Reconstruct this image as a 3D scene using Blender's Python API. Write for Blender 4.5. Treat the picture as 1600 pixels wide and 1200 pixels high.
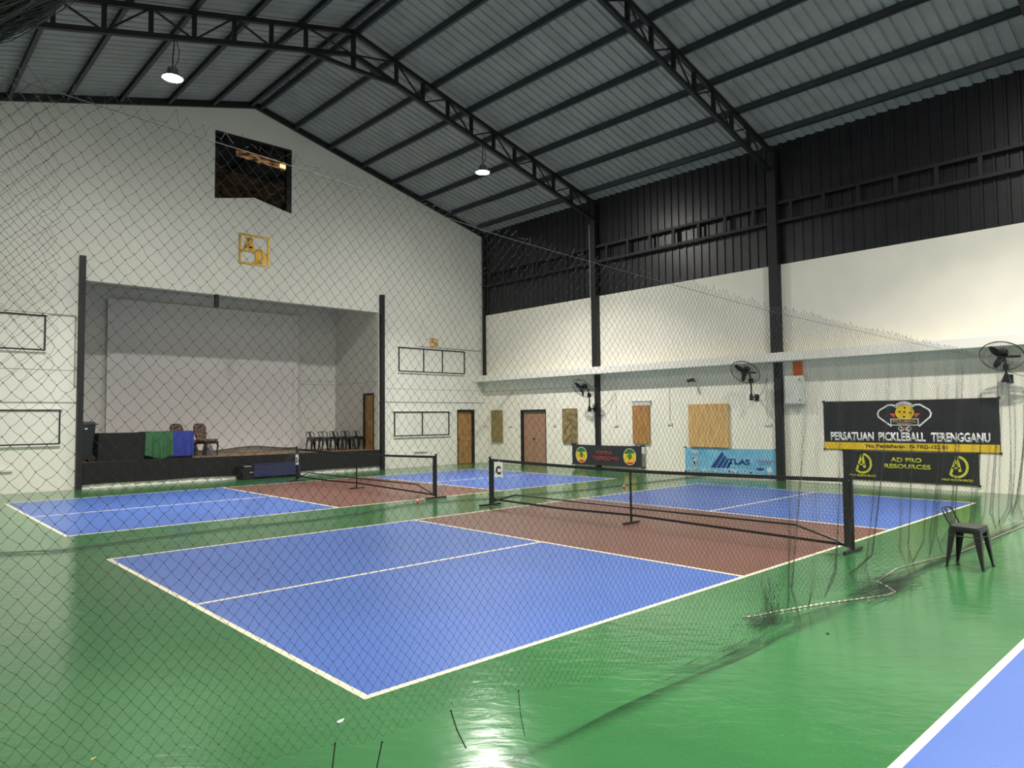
import bpy, bmesh, math, random
import numpy as np
from mathutils import Vector, Matrix, Euler

random.seed(7)
RNG = np.random.default_rng(7)
for o in list(bpy.data.objects):
    bpy.data.objects.remove(o)
COL = bpy.context.scene.collection
SC = bpy.context.scene

# ------------------------------------------------------------ camera
cam = bpy.data.cameras.new('camera')
cam.sensor_width = 36.0
cam.lens = 1095.1 / 1600 * 36.0
cam.clip_start = 0.05
cam.clip_end = 200
co = bpy.data.objects.new('camera', cam)
COL.objects.link(co)
R_ = Vector((0.73173239, -0.68151782, -0.01005857))
U_ = Vector((-0.02564639, -0.04227704, 0.99877671))
F_ = Vector((0.68110937, 0.7305793, 0.04841395))
m = Matrix(((R_.x, U_.x, -F_.x, -2.303), (R_.y, U_.y, -F_.y, -3.817), (R_.z, U_.z, -F_.z, 1.706), (0, 0, 0, 1)))
co.matrix_world = m
SC.camera = co

# ------------------------------------------------------------ world / exposure
SC.view_settings.view_transform = 'Standard'
SC.view_settings.look = 'None'
SC.view_settings.exposure = 0.0
SC.view_settings.gamma = 1.0
w = bpy.data.worlds.new('night_sky')
SC.world = w
w.use_nodes = True
w.node_tree.nodes['Background'].inputs[0].default_value = (0.010, 0.012, 0.018, 1)
w.node_tree.nodes['Background'].inputs[1].default_value = 1.0
LAMP_POWER = 900.0
BEAM_POWER = 480.0; BEAM_SPREAD = 115     # emission strength of the lamp lenses
LAMP_COL = (1.0, 0.965, 0.90)

# ------------------------------------------------------------ dimensions (metres)
XW, XL = 15.5, -2.8          # right and left walls
YB, YF = 16.9, -13.5         # stage wall, wall behind the camera
XR = 6.35                    # ridge
SL = 0.268
ZR = 11.44
def roof(x): return ZR - SL * abs(x - XR)

# ------------------------------------------------------------ materials
def s2l(c):
    return tuple(((v / 255) / 12.92 if v / 255 <= 0.04045 else ((v / 255 + 0.055) / 1.055) ** 2.4) for v in c)
MATS = {}
def mat(name, rgb, rough=0.5, metal=0.0, noise=0.0, nscale=8.0, bump=0.0, bscale=40.0, stretch=None, emit=0.0,
        spec=0.5, rough_noise=0.0, col2=None, coat=0.0, ior=0, thr=None, bdist=0.01):
    if name in MATS: return MATS[name]
    mt = bpy.data.materials.new(name); mt.use_nodes = True
    nt = mt.node_tree; n = nt.nodes; l = nt.links
    b = n['Principled BSDF']
    c = s2l(rgb) + (1,)
    b.inputs['Base Color'].default_value = c
    b.inputs['Roughness'].default_value = rough
    b.inputs['Metallic'].default_value = metal
    b.inputs['Specular IOR Level'].default_value = spec
    if ior: b.inputs['IOR'].default_value = ior
    if coat: b.inputs['Coat Weight'].default_value = coat; b.inputs['Coat Roughness'].default_value = 0.08
    if noise or bump or rough_noise or col2:
        tc = n.new('ShaderNodeTexCoord'); mp = n.new('ShaderNodeMapping')
        l.new(tc.outputs['Object'], mp.inputs['Vector'])
        if stretch: mp.inputs['Scale'].default_value = stretch
    if noise or col2:
        t = n.new('ShaderNodeTexNoise'); t.inputs['Scale'].default_value = nscale; t.inputs['Detail'].default_value = 5
        l.new(mp.outputs[0], t.inputs['Vector'])
        r = n.new('ShaderNodeValToRGB')
        a, bb = thr or (0.35, 0.65)
        r.color_ramp.elements[0].position = a; r.color_ramp.elements[1].position = bb
        if col2:
            r.color_ramp.elements[0].color = c; r.color_ramp.elements[1].color = s2l(col2) + (1,)
        else:
            r.color_ramp.elements[0].color = tuple(v * (1 - noise) for v in c[:3]) + (1,)
            r.color_ramp.elements[1].color = tuple(min(1, v * (1 + noise)) for v in c[:3]) + (1,)
        l.new(t.outputs['Fac'], r.inputs['Fac']); l.new(r.outputs['Color'], b.inputs['Base Color'])
    if rough_noise:
        t = n.new('ShaderNodeTexNoise'); t.inputs['Scale'].default_value = nscale * 0.7
        l.new(mp.outputs[0], t.inputs['Vector'])
        q = n.new('ShaderNodeMapRange'); q.inputs['To Min'].default_value = rough - rough_noise; q.inputs['To Max'].default_value = rough + rough_noise
        l.new(t.outputs['Fac'], q.inputs['Value']); l.new(q.outputs[0], b.inputs['Roughness'])
    if bump:
        t = n.new('ShaderNodeTexNoise'); t.inputs['Scale'].default_value = bscale; t.inputs['Detail'].default_value = 4
        l.new(mp.outputs[0], t.inputs['Vector'])
        k = n.new('ShaderNodeBump'); k.inputs['Strength'].default_value = bump; k.inputs['Distance'].default_value = bdist
        l.new(t.outputs['Fac'], k.inputs['Height']); l.new(k.outputs[0], b.inputs['Normal'])
    if emit:
        b.inputs['Emission Color'].default_value = c; b.inputs['Emission Strength'].default_value = emit
    MATS[name] = mt
    return mt

M_WALL = mat('wall_paint', (232, 228, 214), 0.75, noise=0.03, nscale=1.2, bump=0.25, bscale=60)
M_WALL2 = mat('gable_paint', (222, 221, 210), 0.75, noise=0.03, nscale=1.0, bump=0.25, bscale=60)
M_STAGEWALL = mat('stage_wall_paint', (208, 206, 200), 0.8, noise=0.03, nscale=2)
M_TRIM = mat('trim_white', (225, 223, 214), 0.6)
M_JOINT = mat('joint_shadow_gap', (150, 148, 142), 0.8)
M_STEEL = mat('black_painted_steel', (15, 15, 19), 0.55, noise=0.15, nscale=6)
M_PURLIN = mat('purlin_steel', (52, 56, 62), 0.5, noise=0.15, nscale=3)
M_ROOF = mat('roof_sheet', (146, 148, 146), 0.55, metal=0.0, noise=0.10, nscale=1.5)
M_CLAD = mat('dark_cladding', (27, 27, 31), 0.36, noise=0.2, nscale=3, bump=0.1, bscale=5)
M_GREEN = mat('green_epoxy_floor', (50, 101, 58), 0.17, noise=0.10, nscale=0.6, rough_noise=0.05, bump=0.5, bscale=5.0, stretch=(1.6, 1.0, 1), spec=0.5, bdist=0.004, ior=1.75)
def add_ripples(mt, ang, sx, sy, scale, dist, strength):
    nt = mt.node_tree; n = nt.nodes; l = nt.links; b = n['Principled BSDF']
    tc = n.new('ShaderNodeTexCoord'); m1 = n.new('ShaderNodeMapping'); m1.inputs['Rotation'].default_value = (0, 0, ang)
    m2 = n.new('ShaderNodeMapping'); m2.inputs['Scale'].default_value = (sx, sy, 1)
    t = n.new('ShaderNodeTexNoise'); t.inputs['Scale'].default_value = scale; t.inputs['Detail'].default_value = 5; t.inputs['Distortion'].default_value = 0.6
    k = n.new('ShaderNodeBump'); k.inputs['Strength'].default_value = strength; k.inputs['Distance'].default_value = dist
    l.new(tc.outputs['Object'], m1.inputs[0]); l.new(m1.outputs[0], m2.inputs[0]); l.new(m2.outputs[0], t.inputs['Vector'])
    l.new(t.outputs['Fac'], k.inputs['Height'])
    old = [x for x in n if x.type == 'BUMP' and x != k]
    if old: l.new(old[0].outputs[0], k.inputs['Normal'])
    l.new(k.outputs[0], b.inputs['Normal'])
add_ripples(M_GREEN, math.radians(43), 0.35, 1.0, 9.0, 0.0045, 0.8)
M_BLUE = mat('blue_court_paint', (64, 93, 158), 0.36, noise=0.05, nscale=0.8, bump=0.1, bscale=60, spec=0.5)
M_BROWN = mat('brown_court_paint', (98, 66, 57), 0.40, noise=0.06, nscale=0.9, bump=0.1, bscale=60)
M_LINE = mat('court_line_paint', (208, 197, 168), 0.45)
M_BLACKMETAL = mat('black_metal', (13, 13, 15), 0.4)
M_BLACKCLOTH = mat('black_cloth', (21, 21, 23), 0.9, noise=0.15, nscale=4)
M_NETTHREAD = mat('net_thread', (30, 35, 32), 0.6)
M_WEB = mat('black_webbing', (12, 12, 14), 0.7)
M_SIGNW = mat('sign_white', (232, 232, 228), 0.5)
M_INK = mat('black_ink', (30, 30, 34), 0.5)
M_CHAIN = mat('galvanised_chain', (190, 188, 176), 0.4, metal=0.7)
M_PLY1 = mat('plywood_pale', (190, 150, 92), 0.6, col2=(214, 178, 120), nscale=3, stretch=(1, 6, 0.9))
M_PLY2 = mat('plywood_brown', (150, 104, 56), 0.6, col2=(178, 132, 76), nscale=3, stretch=(1, 6, 0.9))
M_PLY3 = mat('plywood_mossy', (92, 84, 60), 0.8, col2=(160, 138, 90), nscale=7)
M_PLY4 = mat('plywood_olive', (128, 114, 70), 0.7, col2=(146, 132, 84), nscale=5)
M_DOORP = mat('door_brown_paint', (158, 122, 98), 0.5, noise=0.04, nscale=2)
M_DOORW = mat('door_wood', (150, 112, 66), 0.45, col2=(176, 136, 84), nscale=3, stretch=(6, 6, 0.7))
M_GOLD = mat('gold_letters', (190, 150, 40), 0.35, metal=0.4, noise=0.05)
M_GOLD2 = mat('amber_letters', (214, 158, 62), 0.45)
M_BOXW = mat('grey_white_enamel', (205, 206, 198), 0.4)
M_ORANGE = mat('orange_cover', (216, 104, 44), 0.6)
M_PLASTICW = mat('white_plastic', (220, 218, 208), 0.5)

# ------------------------------------------------------------ mesh helpers
class MB:
    def __init__(s): s.v = []; s.f = []; s.mi = []; s.smooth = False
    def add(s, vs, fs, mi=0):
        k = len(s.v); s.v += [tuple(v) for v in vs]; s.f += [tuple(i + k for i in f) for f in fs]; s.mi += [mi] * len(fs)
        return s
    def box(s, x0, x1, y0, y1, z0, z1, mi=0):
        return s.add([(x0, y0, z0), (x1, y0, z0), (x1, y1, z0), (x0, y1, z0), (x0, y0, z1), (x1, y0, z1), (x1, y1, z1), (x0, y1, z1)],
                     [(0, 3, 2, 1), (4, 5, 6, 7), (0, 1, 5, 4), (1, 2, 6, 5), (2, 3, 7, 6), (3, 0, 4, 7)], mi)
    def beam(s, a, b, w_, h_, up=(0, 0, 1), mi=0, w2=None, h2=None):
        a = Vector(a); b = Vector(b); d = (b - a).normalized(); up = Vector(up)
        if abs(d.dot(up)) > 0.99: up = Vector((0, 1, 0))
        r = d.cross(up).normalized(); u = r.cross(d).normalized()
        w2 = w_ if w2 is None else w2; h2 = h_ if h2 is None else h2
        vs = []
        for p, ww, hh in ((a, w_, h_), (b, w2, h2)):
            for sx, sz in ((-1, -1), (1, -1), (1, 1), (-1, 1)):
                vs.append(p + r * (sx * ww / 2) + u * (sz * hh / 2))
        return s.add(vs, [(0, 1, 2, 3), (7, 6, 5, 4), (0, 4, 5, 1), (1, 5, 6, 2), (2, 6, 7, 3), (3, 7, 4, 0)], mi)
    def tube(s, pts, r, n=8, mi=0, closed=False, caps=True):
        pts = [Vector(p) for p in pts]; N = len(pts)
        rs = r if isinstance(r, (list, tuple)) else [r] * N
        rings = []; prev = None
        for i, p in enumerate(pts):
            if closed: t = (pts[(i + 1) % N] - pts[i - 1])
            else: t = pts[min(i + 1, N - 1)] - pts[max(i - 1, 0)]
            t = t.normalized() if t.length > 1e-9 else Vector((0, 0, 1))
            if prev is None:
                a = Vector((0, 0, 1)) if abs(t.z) < 0.9 else Vector((1, 0, 0))
                u = t.cross(a).normalized()
            else:
                u = (prev - t * prev.dot(t)); u = u.normalized() if u.length > 1e-6 else t.orthogonal().normalized()
            prev = u; v = t.cross(u)
            rings.append([p + (u * math.cos(2 * math.pi * k / n) + v * math.sin(2 * math.pi * k / n)) * rs[i] for k in range(n)])
        vs = [q for rg in rings for q in rg]; fs = []
        M = N if closed else N - 1
        for i in range(M):
            a0 = i * n; b0 = ((i + 1) % N) * n
            for k in range(n): fs.append((a0 + k, a0 + (k + 1) % n, b0 + (k + 1) % n, b0 + k))
        if not closed and caps:
            fs.append(tuple(range(n - 1, -1, -1))); fs.append(tuple((N - 1) * n + k for k in range(n)))
        return s.add(vs, fs, mi)
    def lathe(s, prof, n=24, M=None, mi=0):
        vs = []; fs = []
        for (r, z) in prof:
            for k in range(n):
                p = Vector((r * math.cos(2 * math.pi * k / n), r * math.sin(2 * math.pi * k / n), z))
                vs.append(M @ p if M else p)
        for i in range(len(prof) - 1):
            for k in range(n): fs.append((i * n + k, i * n + (k + 1) % n, (i + 1) * n + (k + 1) % n, (i + 1) * n + k))
        fs.append(tuple(range(n - 1, -1, -1))); fs.append(tuple((len(prof) - 1) * n + k for k in range(n)))
        return s.add(vs, fs, mi)
    def prism(s, poly, fn, d0, d1, mi=0):
        """poly of (a,b); fn(a,b,d)->xyz"""
        n = len(poly)
        vs = [fn(a, b, d0) for a, b in poly] + [fn(a, b, d1) for a, b in poly]
        fs = [tuple(range(n)), tuple(range(2 * n - 1, n - 1, -1))] + [(i, i + n, (i + 1) % n + n, (i + 1) % n) for i in range(n)]
        return s.add(vs, fs, mi)
    def xform(s, M): s.v = [tuple(M @ Vector(v)) for v in s.v]; return s
    def build(s, name, m, parent=None, smooth=False, bevel=0.0, solid=0.0, subsurf=0):
        me = bpy.data.meshes.new(name); me.from_pydata(s.v, [], s.f)
        ms = m if isinstance(m, (list, tuple)) else [m]
        for q in ms: me.materials.append(q)
        if len(ms) > 1: me.polygons.foreach_set('material_index', s.mi)
        me.validate(); me.update()
        bm = bmesh.new(); bm.from_mesh(me); bmesh.ops.recalc_face_normals(bm, faces=bm.faces); bm.to_mesh(me); bm.free()
        if smooth:
            me.polygons.foreach_set('use_smooth', [True] * len(me.polygons))
        o = bpy.data.objects.new(name, me); COL.objects.link(o)
        if parent is not None: o.parent = parent
        if bevel:
            b = o.modifiers.new('bevel', 'BEVEL'); b.width = bevel; b.segments = 2; b.limit_method = 'ANGLE'
        if solid:
            b = o.modifiers.new('solid', 'SOLIDIFY'); b.thickness = solid; b.offset = 0
        if subsurf:
            b = o.modifiers.new('sub', 'SUBSURF'); b.levels = subsurf; b.render_levels = subsurf
        if smooth and not subsurf:
            b = o.modifiers.new('split', 'EDGE_SPLIT'); b.split_angle = math.radians(40)
        return o

def tag(o, label=None, cat=None, group=None, kind=None):
    if label: o['label'] = label
    if cat: o['category'] = cat
    if group: o['group'] = group
    if kind: o['kind'] = kind
    return o
def struct(o): o['kind'] = 'structure'; return o
def empty(name, loc, label, cat, group=None, rz=0):
    o = bpy.data.objects.new(name, None); COL.objects.link(o); o.location = loc; o.rotation_euler = (0, 0, rz)
    o.empty_display_size = 0.1
    return tag(o, label, cat, group)
def copy_tree(o, parent=None):
    c = o.copy(); COL.objects.link(c); c.parent = parent
    for ch in [x for x in bpy.data.objects if x.parent == o]:
        copy_tree(ch, c)
    return c
def fast_mesh(name, V, Fq, m, parent=None):
    """V (n,3), Fq (m,k) numpy"""
    me = bpy.data.meshes.new(name)
    k = Fq.shape[1]
    me.vertices.add(len(V)); me.vertices.foreach_set('co', V.astype(np.float32).ravel())
    me.loops.add(Fq.size); me.loops.foreach_set('vertex_index', Fq.astype(np.int32).ravel())
    me.polygons.add(len(Fq)); me.polygons.foreach_set('loop_start', (np.arange(len(Fq)) * k).astype(np.int32))
    me.polygons.foreach_set('loop_total', np.full(len(Fq), k, dtype=np.int32))
    me.materials.append(m); me.update(calc_edges=True); me.validate()
    o = bpy.data.objects.new(name, me); COL.objects.link(o)
    if parent is not None: o.parent = parent
    return o
def seg_tubes(A, B, r, n=3):
    """numpy segments -> n-gon prisms"""
    A = np.asarray(A, float); B = np.asarray(B, float)
    d = B - A; L = np.linalg.norm(d, axis=1, keepdims=True); d = d / np.maximum(L, 1e-9)
    ref = np.where(np.abs(d[:, 2:3]) < 0.9, np.array([[0, 0, 1.0]]), np.array([[1.0, 0, 0]]))
    u = np.cross(d, ref); u /= np.linalg.norm(u, axis=1, keepdims=True); v = np.cross(d, u)
    r = np.broadcast_to(np.asarray(r, float), (len(A),))[:, None]
    V = np.zeros((len(A), 2 * n, 3))
    for k in range(n):
        o = (u * math.cos(2 * math.pi * k / n) + v * math.sin(2 * math.pi * k / n)) * r
        V[:, k] = A + o; V[:, n + k] = B + o
    base = (np.arange(len(A)) * 2 * n)[:, None]
    F = np.concatenate([base + np.array([[k, (k + 1) % n, n + (k + 1) % n, n + k]]) for k in range(n)])
    return V.reshape(-1, 3), F

# frames on the two visible walls:  (a: rightwards, b: up, d: out of the wall)
def RW(y, z, d=0.0): return Vector((XW - d, y, z))       # right wall, faces -X
def BW(x, z, d=0.0): return Vector((x, YB - d, z))       # stage wall, faces -Y
ROT_R = Matrix(((0, 0, -1), (-1, 0, 0), (0, 1, 0))).to_4x4()   # text x -> -Y, y -> Z, normal -> -X
ROT_B = Matrix(((1, 0, 0), (0, 0, -1), (0, 1, 0))).to_4x4()

def text(s, parent, centre, rot, width, height, m, name='lettering', bold=0.0, shear=0.0, depth=0.002, space=1.0):
    cu = bpy.data.curves.new('t', 'FONT'); cu.body = s; cu.size = 1.0; cu.offset = bold; cu.shear = shear
    cu.align_x = 'CENTER'; cu.space_character = space; cu.resolution_u = 3; cu.extrude = 0.0
    to = bpy.data.objects.new('t', cu); COL.objects.link(to)
    dg = bpy.context.evaluated_depsgraph_get()
    me = bpy.data.meshes.new_from_object(to.evaluated_get(dg))
    bpy.data.objects.remove(to); bpy.data.curves.remove(cu)
    n = len(me.vertices); c = np.zeros(n * 3, dtype=np.float32); me.vertices.foreach_get('co', c); c = c.reshape(-1, 3)
    lo = c.min(0); hi = c.max(0)
    c[:, 0] = (c[:, 0] - (lo[0] + hi[0]) / 2) * width / (hi[0] - lo[0])
    c[:, 1] = (c[:, 1] - (lo[1] + hi[1]) / 2) * height / (hi[1] - lo[1])
    me.vertices.foreach_set('co', c.ravel()); me.update()
    me.materials.clear(); me.materials.append(m); me.name = name
    o = bpy.data.objects.new(name, me); COL.objects.link(o)
    M = Matrix.Translation(centre) @ rot
    if parent is not None:
        o.parent = parent; pw = Matrix.Translation(parent.location); M = pw.inverted() @ M
    o.matrix_basis = M
    b = o.modifiers.new('solid', 'SOLIDIFY'); b.thickness = depth; b.offset = 1
    return o

# ============================================================ FLOOR with painted courts
ca, cb, cc, cd = 0.0, 4.6, 8.93, 13.35
LW = 0.05
COURTS = [(0.0, 6.1, ca, cb, cc, cd), (8.5, 14.5, 0.0, 4.55, 8.85, 13.1), (-8.6, -2.5, ca, cb, cc, cd)]
xs = {XL - 0.2, XW + 0.2}; ys = {YF - 0.2, YB + 3.2}
for (y0, y1, a, b, c, d) in COURTS:
    ym = (y0 + y1) / 2
    xs |= {a, a + LW, b, b + LW, c - LW, c, d - LW, d}
    ys |= {y0, y0 + LW, y1 - LW, y1, ym - LW / 2, ym + LW / 2}
xs = sorted(xs); ys = sorted(ys)
def court_mat(x, y):
    for (y0, y1, a, b, c, d) in COURTS:
        if y0 < y < y1 and a < x < d:
            ym = (y0 + y1) / 2
            if y < y0 + LW or y > y1 - LW or x < a + LW or x > d - LW: return 3
            if b < x < b + LW or c - LW < x < c: return 3
            if b < x < c: return 2
            if abs(y - ym) < LW / 2: return 3
            return 1
    return 0
mb = MB()
nx, ny = len(xs), len(ys)
vs = [(x, y, 0) for y in ys for x in xs]; fs = []; mi = []
for j in range(ny - 1):
    for i in range(nx - 1):
        fs.append((j * nx + i, j * nx + i + 1, (j + 1) * nx + i + 1, (j + 1) * nx + i))
        mi.append(court_mat((xs[i] + xs[i + 1]) / 2, (ys[j] + ys[j + 1]) / 2))
mb.add(vs, fs); mb.mi = mi
struct(mb.build('floor', [M_GREEN, M_BLUE, M_BROWN, M_LINE]))

# ============================================================ STAGE WALL
OX0, OX1, OZ = 1.85, 10.75, 5.39
DX0, DX1, DZ = 14.17, 15.01, 2.04
def rz(x): return roof(x) - 0.02
mb = MB(); f = lambda a, b, d: (a, YB + d, b)
mb.prism([(XL, 0), (OX0, 0), (OX0, rz(OX0)), (XL, rz(XL))], f, 0, 0.2)
mb.prism([(OX0, OZ), (5.17, OZ), (5.17, rz(5.17)), (OX0, rz(OX0))], f, 0, 0.2)
mb.prism([(5.17, OZ), (XR, OZ), (XR, 8.49), (5.17, 8.22)], f, 0, 0.2)
mb.prism([(XR, OZ), (7.56, OZ), (7.56, 8.22), (XR, 8.49)], f, 0, 0.2)
mb.prism([(5.17, 10.28), (XR, 10.28), (XR, rz(XR)), (5.17, rz(5.17))], f, 0, 0.2)
mb.prism([(XR, 10.28), (7.56, 10.28), (7.56, rz(7.56)), (XR, rz(XR))], f, 0, 0.2)
mb.prism([(7.56, OZ), (OX1, OZ), (OX1, rz(OX1)), (7.56, rz(7.56))], f, 0, 0.2)
mb.prism([(OX1, 0), (DX0, 0), (DX0, rz(DX0)), (OX1, rz(OX1))], f, 0, 0.2)
mb.prism([(DX0, DZ), (DX1, DZ), (DX1, rz(DX1)), (DX0, rz(DX0))], f, 0, 0.2)
mb.prism([(DX1, 0), (XW, 0), (XW, rz(XW)), (DX1, rz(DX1))], f, 0, 0.2)
struct(mb.build('wall_back', M_WALL2))
# shallow plaster beam that follows the roof pitch
mb = MB()
f = lambda a, b, d: (a, YB - d, b)
mb.prism([(XL, 6.28), (XR, 8.15), (XR, 8.47), (XL, 6.58)], f, 0, 0.025)
mb.prism([(XR, 8.15), (XW, 5.95), (XW, 6.25), (XR, 8.47)], f, 0, 0.025)
struct(mb.build('trim_1', M_WALL2))
# thin panel joints
mb = MB()
mb.box(XL, 1.77, YB - 0.006, YB, 3.02, 3.035); mb.box(XL, 1.77, YB - 0.012, YB, 2.2, 2.225)
mb.box(10.92, XW, YB - 0.012, YB, 2.29, 2.315); mb.box(10.92, XW, YB - 0.006, YB, 2.76, 2.772)
mb.box(12.4, 15.3, YB - 0.03, YB, 4.30, 4.325); mb.box(XL, 1.72, YB - 0.03, YB, 4.42, 4.445); mb.box(1.70, 1.73, YB - 0.03, YB, 2.6, 4.42)
struct(mb.build('trim_2', M_JOINT))

# gable window: dark pane set in the wall, night behind it
M_GLASS = mat('dark_window_glass', (10, 10, 12), 0.04, spec=0.8)
M_GLASS.node_tree.nodes['Principled BSDF'].inputs['Transmission Weight'].default_value = 1.0
M_GLASS.node_tree.nodes['Principled BSDF'].inputs['Base Color'].default_value = (0.55, 0.52, 0.5, 1)
M_GLASS.node_tree.nodes['Principled BSDF'].inputs['IOR'].default_value = 1.45
mb = MB(); f = lambda a, b, d: (a, YB + d, b)
mb.prism([(5.17, 8.22), (XR, 8.49), (XR, 10.28), (5.17, 10.28)], f, 0.1, 0.108)
mb.prism([(XR, 8.49), (7.56, 8.22), (7.56, 10.28), (XR, 10.28)], f, 0.1, 0.108)
win = struct(mb.build('window_1', M_GLASS))
mb = MB()
mb.prism([(7.40, 8.25), (7.56, 8.22), (7.56, 10.28), (7.40, 10.28)], f, 0.02, 0.10)
mb.prism([(5.17, 8.22), (5.20, 8.23), (5.20, 10.28), (5.17, 10.28)], f, 0.02, 0.10)
mb.prism([(5.2, 10.22), (7.4, 10.22), (7.4, 10.28), (5.2, 10.28)], f, 0.02, 0.10)
mb.build('window_frame', M_BLACKMETAL, win)
# added backing panel behind the pane; glowing strips stand in for orange light
M_NIGHT = mat('dark_backing', (16, 15, 15), 0.8)
mb = MB(); mb.box(3.6, 12.6, 19.99, 20.2, 5.9, 13.6)
backing_panel = mb.build('window_backing', M_NIGHT)
tag(backing_panel, 'added dark backing panel with glowing orange strips, seen through the gable window', 'backing panel')
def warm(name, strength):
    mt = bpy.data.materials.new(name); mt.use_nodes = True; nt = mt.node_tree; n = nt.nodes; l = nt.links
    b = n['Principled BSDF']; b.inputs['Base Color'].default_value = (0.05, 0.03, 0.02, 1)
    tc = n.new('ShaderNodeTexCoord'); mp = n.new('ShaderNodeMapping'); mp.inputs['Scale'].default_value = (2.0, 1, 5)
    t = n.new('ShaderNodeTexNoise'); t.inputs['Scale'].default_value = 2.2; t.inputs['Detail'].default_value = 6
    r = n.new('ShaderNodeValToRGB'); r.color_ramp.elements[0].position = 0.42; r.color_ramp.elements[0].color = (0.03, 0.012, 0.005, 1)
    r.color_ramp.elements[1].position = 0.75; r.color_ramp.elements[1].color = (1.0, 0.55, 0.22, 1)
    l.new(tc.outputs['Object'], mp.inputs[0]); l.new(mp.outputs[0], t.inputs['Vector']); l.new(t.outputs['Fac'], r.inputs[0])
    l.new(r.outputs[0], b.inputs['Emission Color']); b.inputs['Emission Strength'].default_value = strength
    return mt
mb = MB(); mb.prism([(7.0, 10.82), (9.2, 10.72), (9.2, 11.0), (7.0, 11.1)], lambda a, b, d: (a, 19.97 + d, b), 0, 0.02)
mb.build('orange_glow_strip', warm('mottled_orange_glow', 0.8), backing_panel)
mb = MB(); mb.prism([(8.55, 10.78), (9.1, 10.76), (9.1, 10.9), (8.55, 10.92)], lambda a, b, d: (a, 19.93 + d, b), 0, 0.02)
mb.build('bright_glow_box', mat('bright_warm_glow', (255, 214, 160), 0.5, emit=3.0), backing_panel)  # added glowing box for the brightest spot of the orange light
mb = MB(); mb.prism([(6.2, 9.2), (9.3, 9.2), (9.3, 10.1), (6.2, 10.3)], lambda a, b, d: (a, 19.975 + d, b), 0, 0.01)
mb.build('orange_glow_patch', warm('dim_orange_glow', 0.035), backing_panel)  # faint orange light put into the patch as emission

# painted-over window outlines on the stage wall
def outline_window(name, x0, x1, z0, z1, divs, bar=0.035):
    mb = MB(); mb.box(x0, x1, YB - 0.02, YB - 0.001, z0, z1)
    p = struct(mb.build(name, M_WALL2))
    mb = MB()
    mb.box(x0, x1, YB - 0.05, YB - 0.02, z1 - bar, z1); mb.box(x0, x1, YB - 0.05, YB - 0.02, z0, z0 + bar)
    for x in [x0 + bar / 2, x1 - bar / 2] + divs: mb.box(x - bar / 2, x + bar / 2, YB - 0.05, YB - 0.02, z0 + bar, z1 - bar)
    mb.build('window_frame', M_BLACKMETAL, p)
    mb = MB(); mb.box(x0 - 0.05, x1 + 0.05, YB - 0.075, YB, z1, z1 + 0.03); mb.build('drip_ledge', M_WALL2, p)
    mb = MB(); mb.box(x0 - 0.02, x1 + 0.02, YB - 0.06, YB, z0 - 0.04, z0 - 0.005); mb.build('window_sill', M_WALL2, p)
outline_window('window_2', -1.9, 1.07, 3.5, 4.39, [-0.4])
outline_window('window_3', -1.4, 1.42, 1.16, 2.03, [0.0], 0.03)
outline_window('window_4', 11.54, 14.53, 3.38, 4.25, [12.62, 13.47])
outline_window('window_5', 11.35, 13.77, 1.10, 1.97, [12.55])

# door in the stage wall
def panel_door(name, origin, rot, wd, ht, m):
    """leaf in local x (width), z (height), faces local -y"""
    root = bpy.data.objects.new(name, None); COL.objects.link(root); root.location = origin; root.rotation_euler = (0, 0, rot)
    struct(root)
    mb = MB(); mb.box(0, wd, 0, 0.04, 0, ht)
    a = 0.10
    mb.box(0, a, -0.018, 0, 0, ht); mb.box(wd - a, wd, -0.018, 0, 0, ht)
    for z0, z1 in ((0, 0.16), (ht - 0.12, ht), (ht * 0.43, ht * 0.53)): mb.box(a, wd - a, -0.018, 0, z0, z1)
    mb.box(wd / 2 - 0.045, wd / 2 + 0.045, -0.018, 0, 0.16, ht * 0.43); mb.box(wd / 2 - 0.045, wd / 2 + 0.045, -0.018, 0, ht * 0.53, ht - 0.12)
    for x0, x1 in ((a + 0.04, wd / 2 - 0.085), (wd / 2 + 0.085, wd - a - 0.04)):
        for z0, z1 in ((0.22, ht * 0.43 - 0.05), (ht * 0.53 + 0.05, ht - 0.18)): mb.box(x0, x1, -0.012, 0, z0, z1)
    mb.build('door_panel', m, root, bevel=0.004)
    mb = MB(); mb.tube([(0.07, -0.02, ht * 0.48), (0.07, -0.06, ht * 0.48), (0.16, -0.06, ht * 0.48)], 0.01, 8)
    mb.build('door_handle', M_BLACKMETAL, root, smooth=True)
    return root
d1 = panel_door('door_1', (DX0 + 0.03, YB + 0.08, 0.01), 0, 0.72, 1.94, M_DOORW)
mb = MB(); mb.box(-0.03, 0.0, -0.1, 0.1, 0, 2.03); mb.box(0.72, 0.81, -0.1, 0.1, 0, 2.03); mb.box(0.0, 0.72, -0.1, 0.1, 1.95, 2.03)
mb.build('door_frame', M_STEEL, d1)

# stage posts
for i, (x0, x1, lab) in enumerate([(1.77, 1.90, 'tall square black post at the left edge of the stage opening'), (10.77, 10.91, 'tall square black post at the right edge of the stage opening')]):
    mb = MB(); mb.box(x0, x1, YB - 0.14, YB - 0.001, 0, 6.0)
    tag(mb.build('steel_post', M_STEEL), lab, 'post', 'posts flanking the stage')
mb = MB(); mb.box(5.2, 5.31, YB - 0.06, YB + 0.05, 5.02, 5.388)
tag(mb.build('hanging_bracket', M_STEEL), 'short black bracket hanging from the top of the stage opening', 'bracket')

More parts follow.
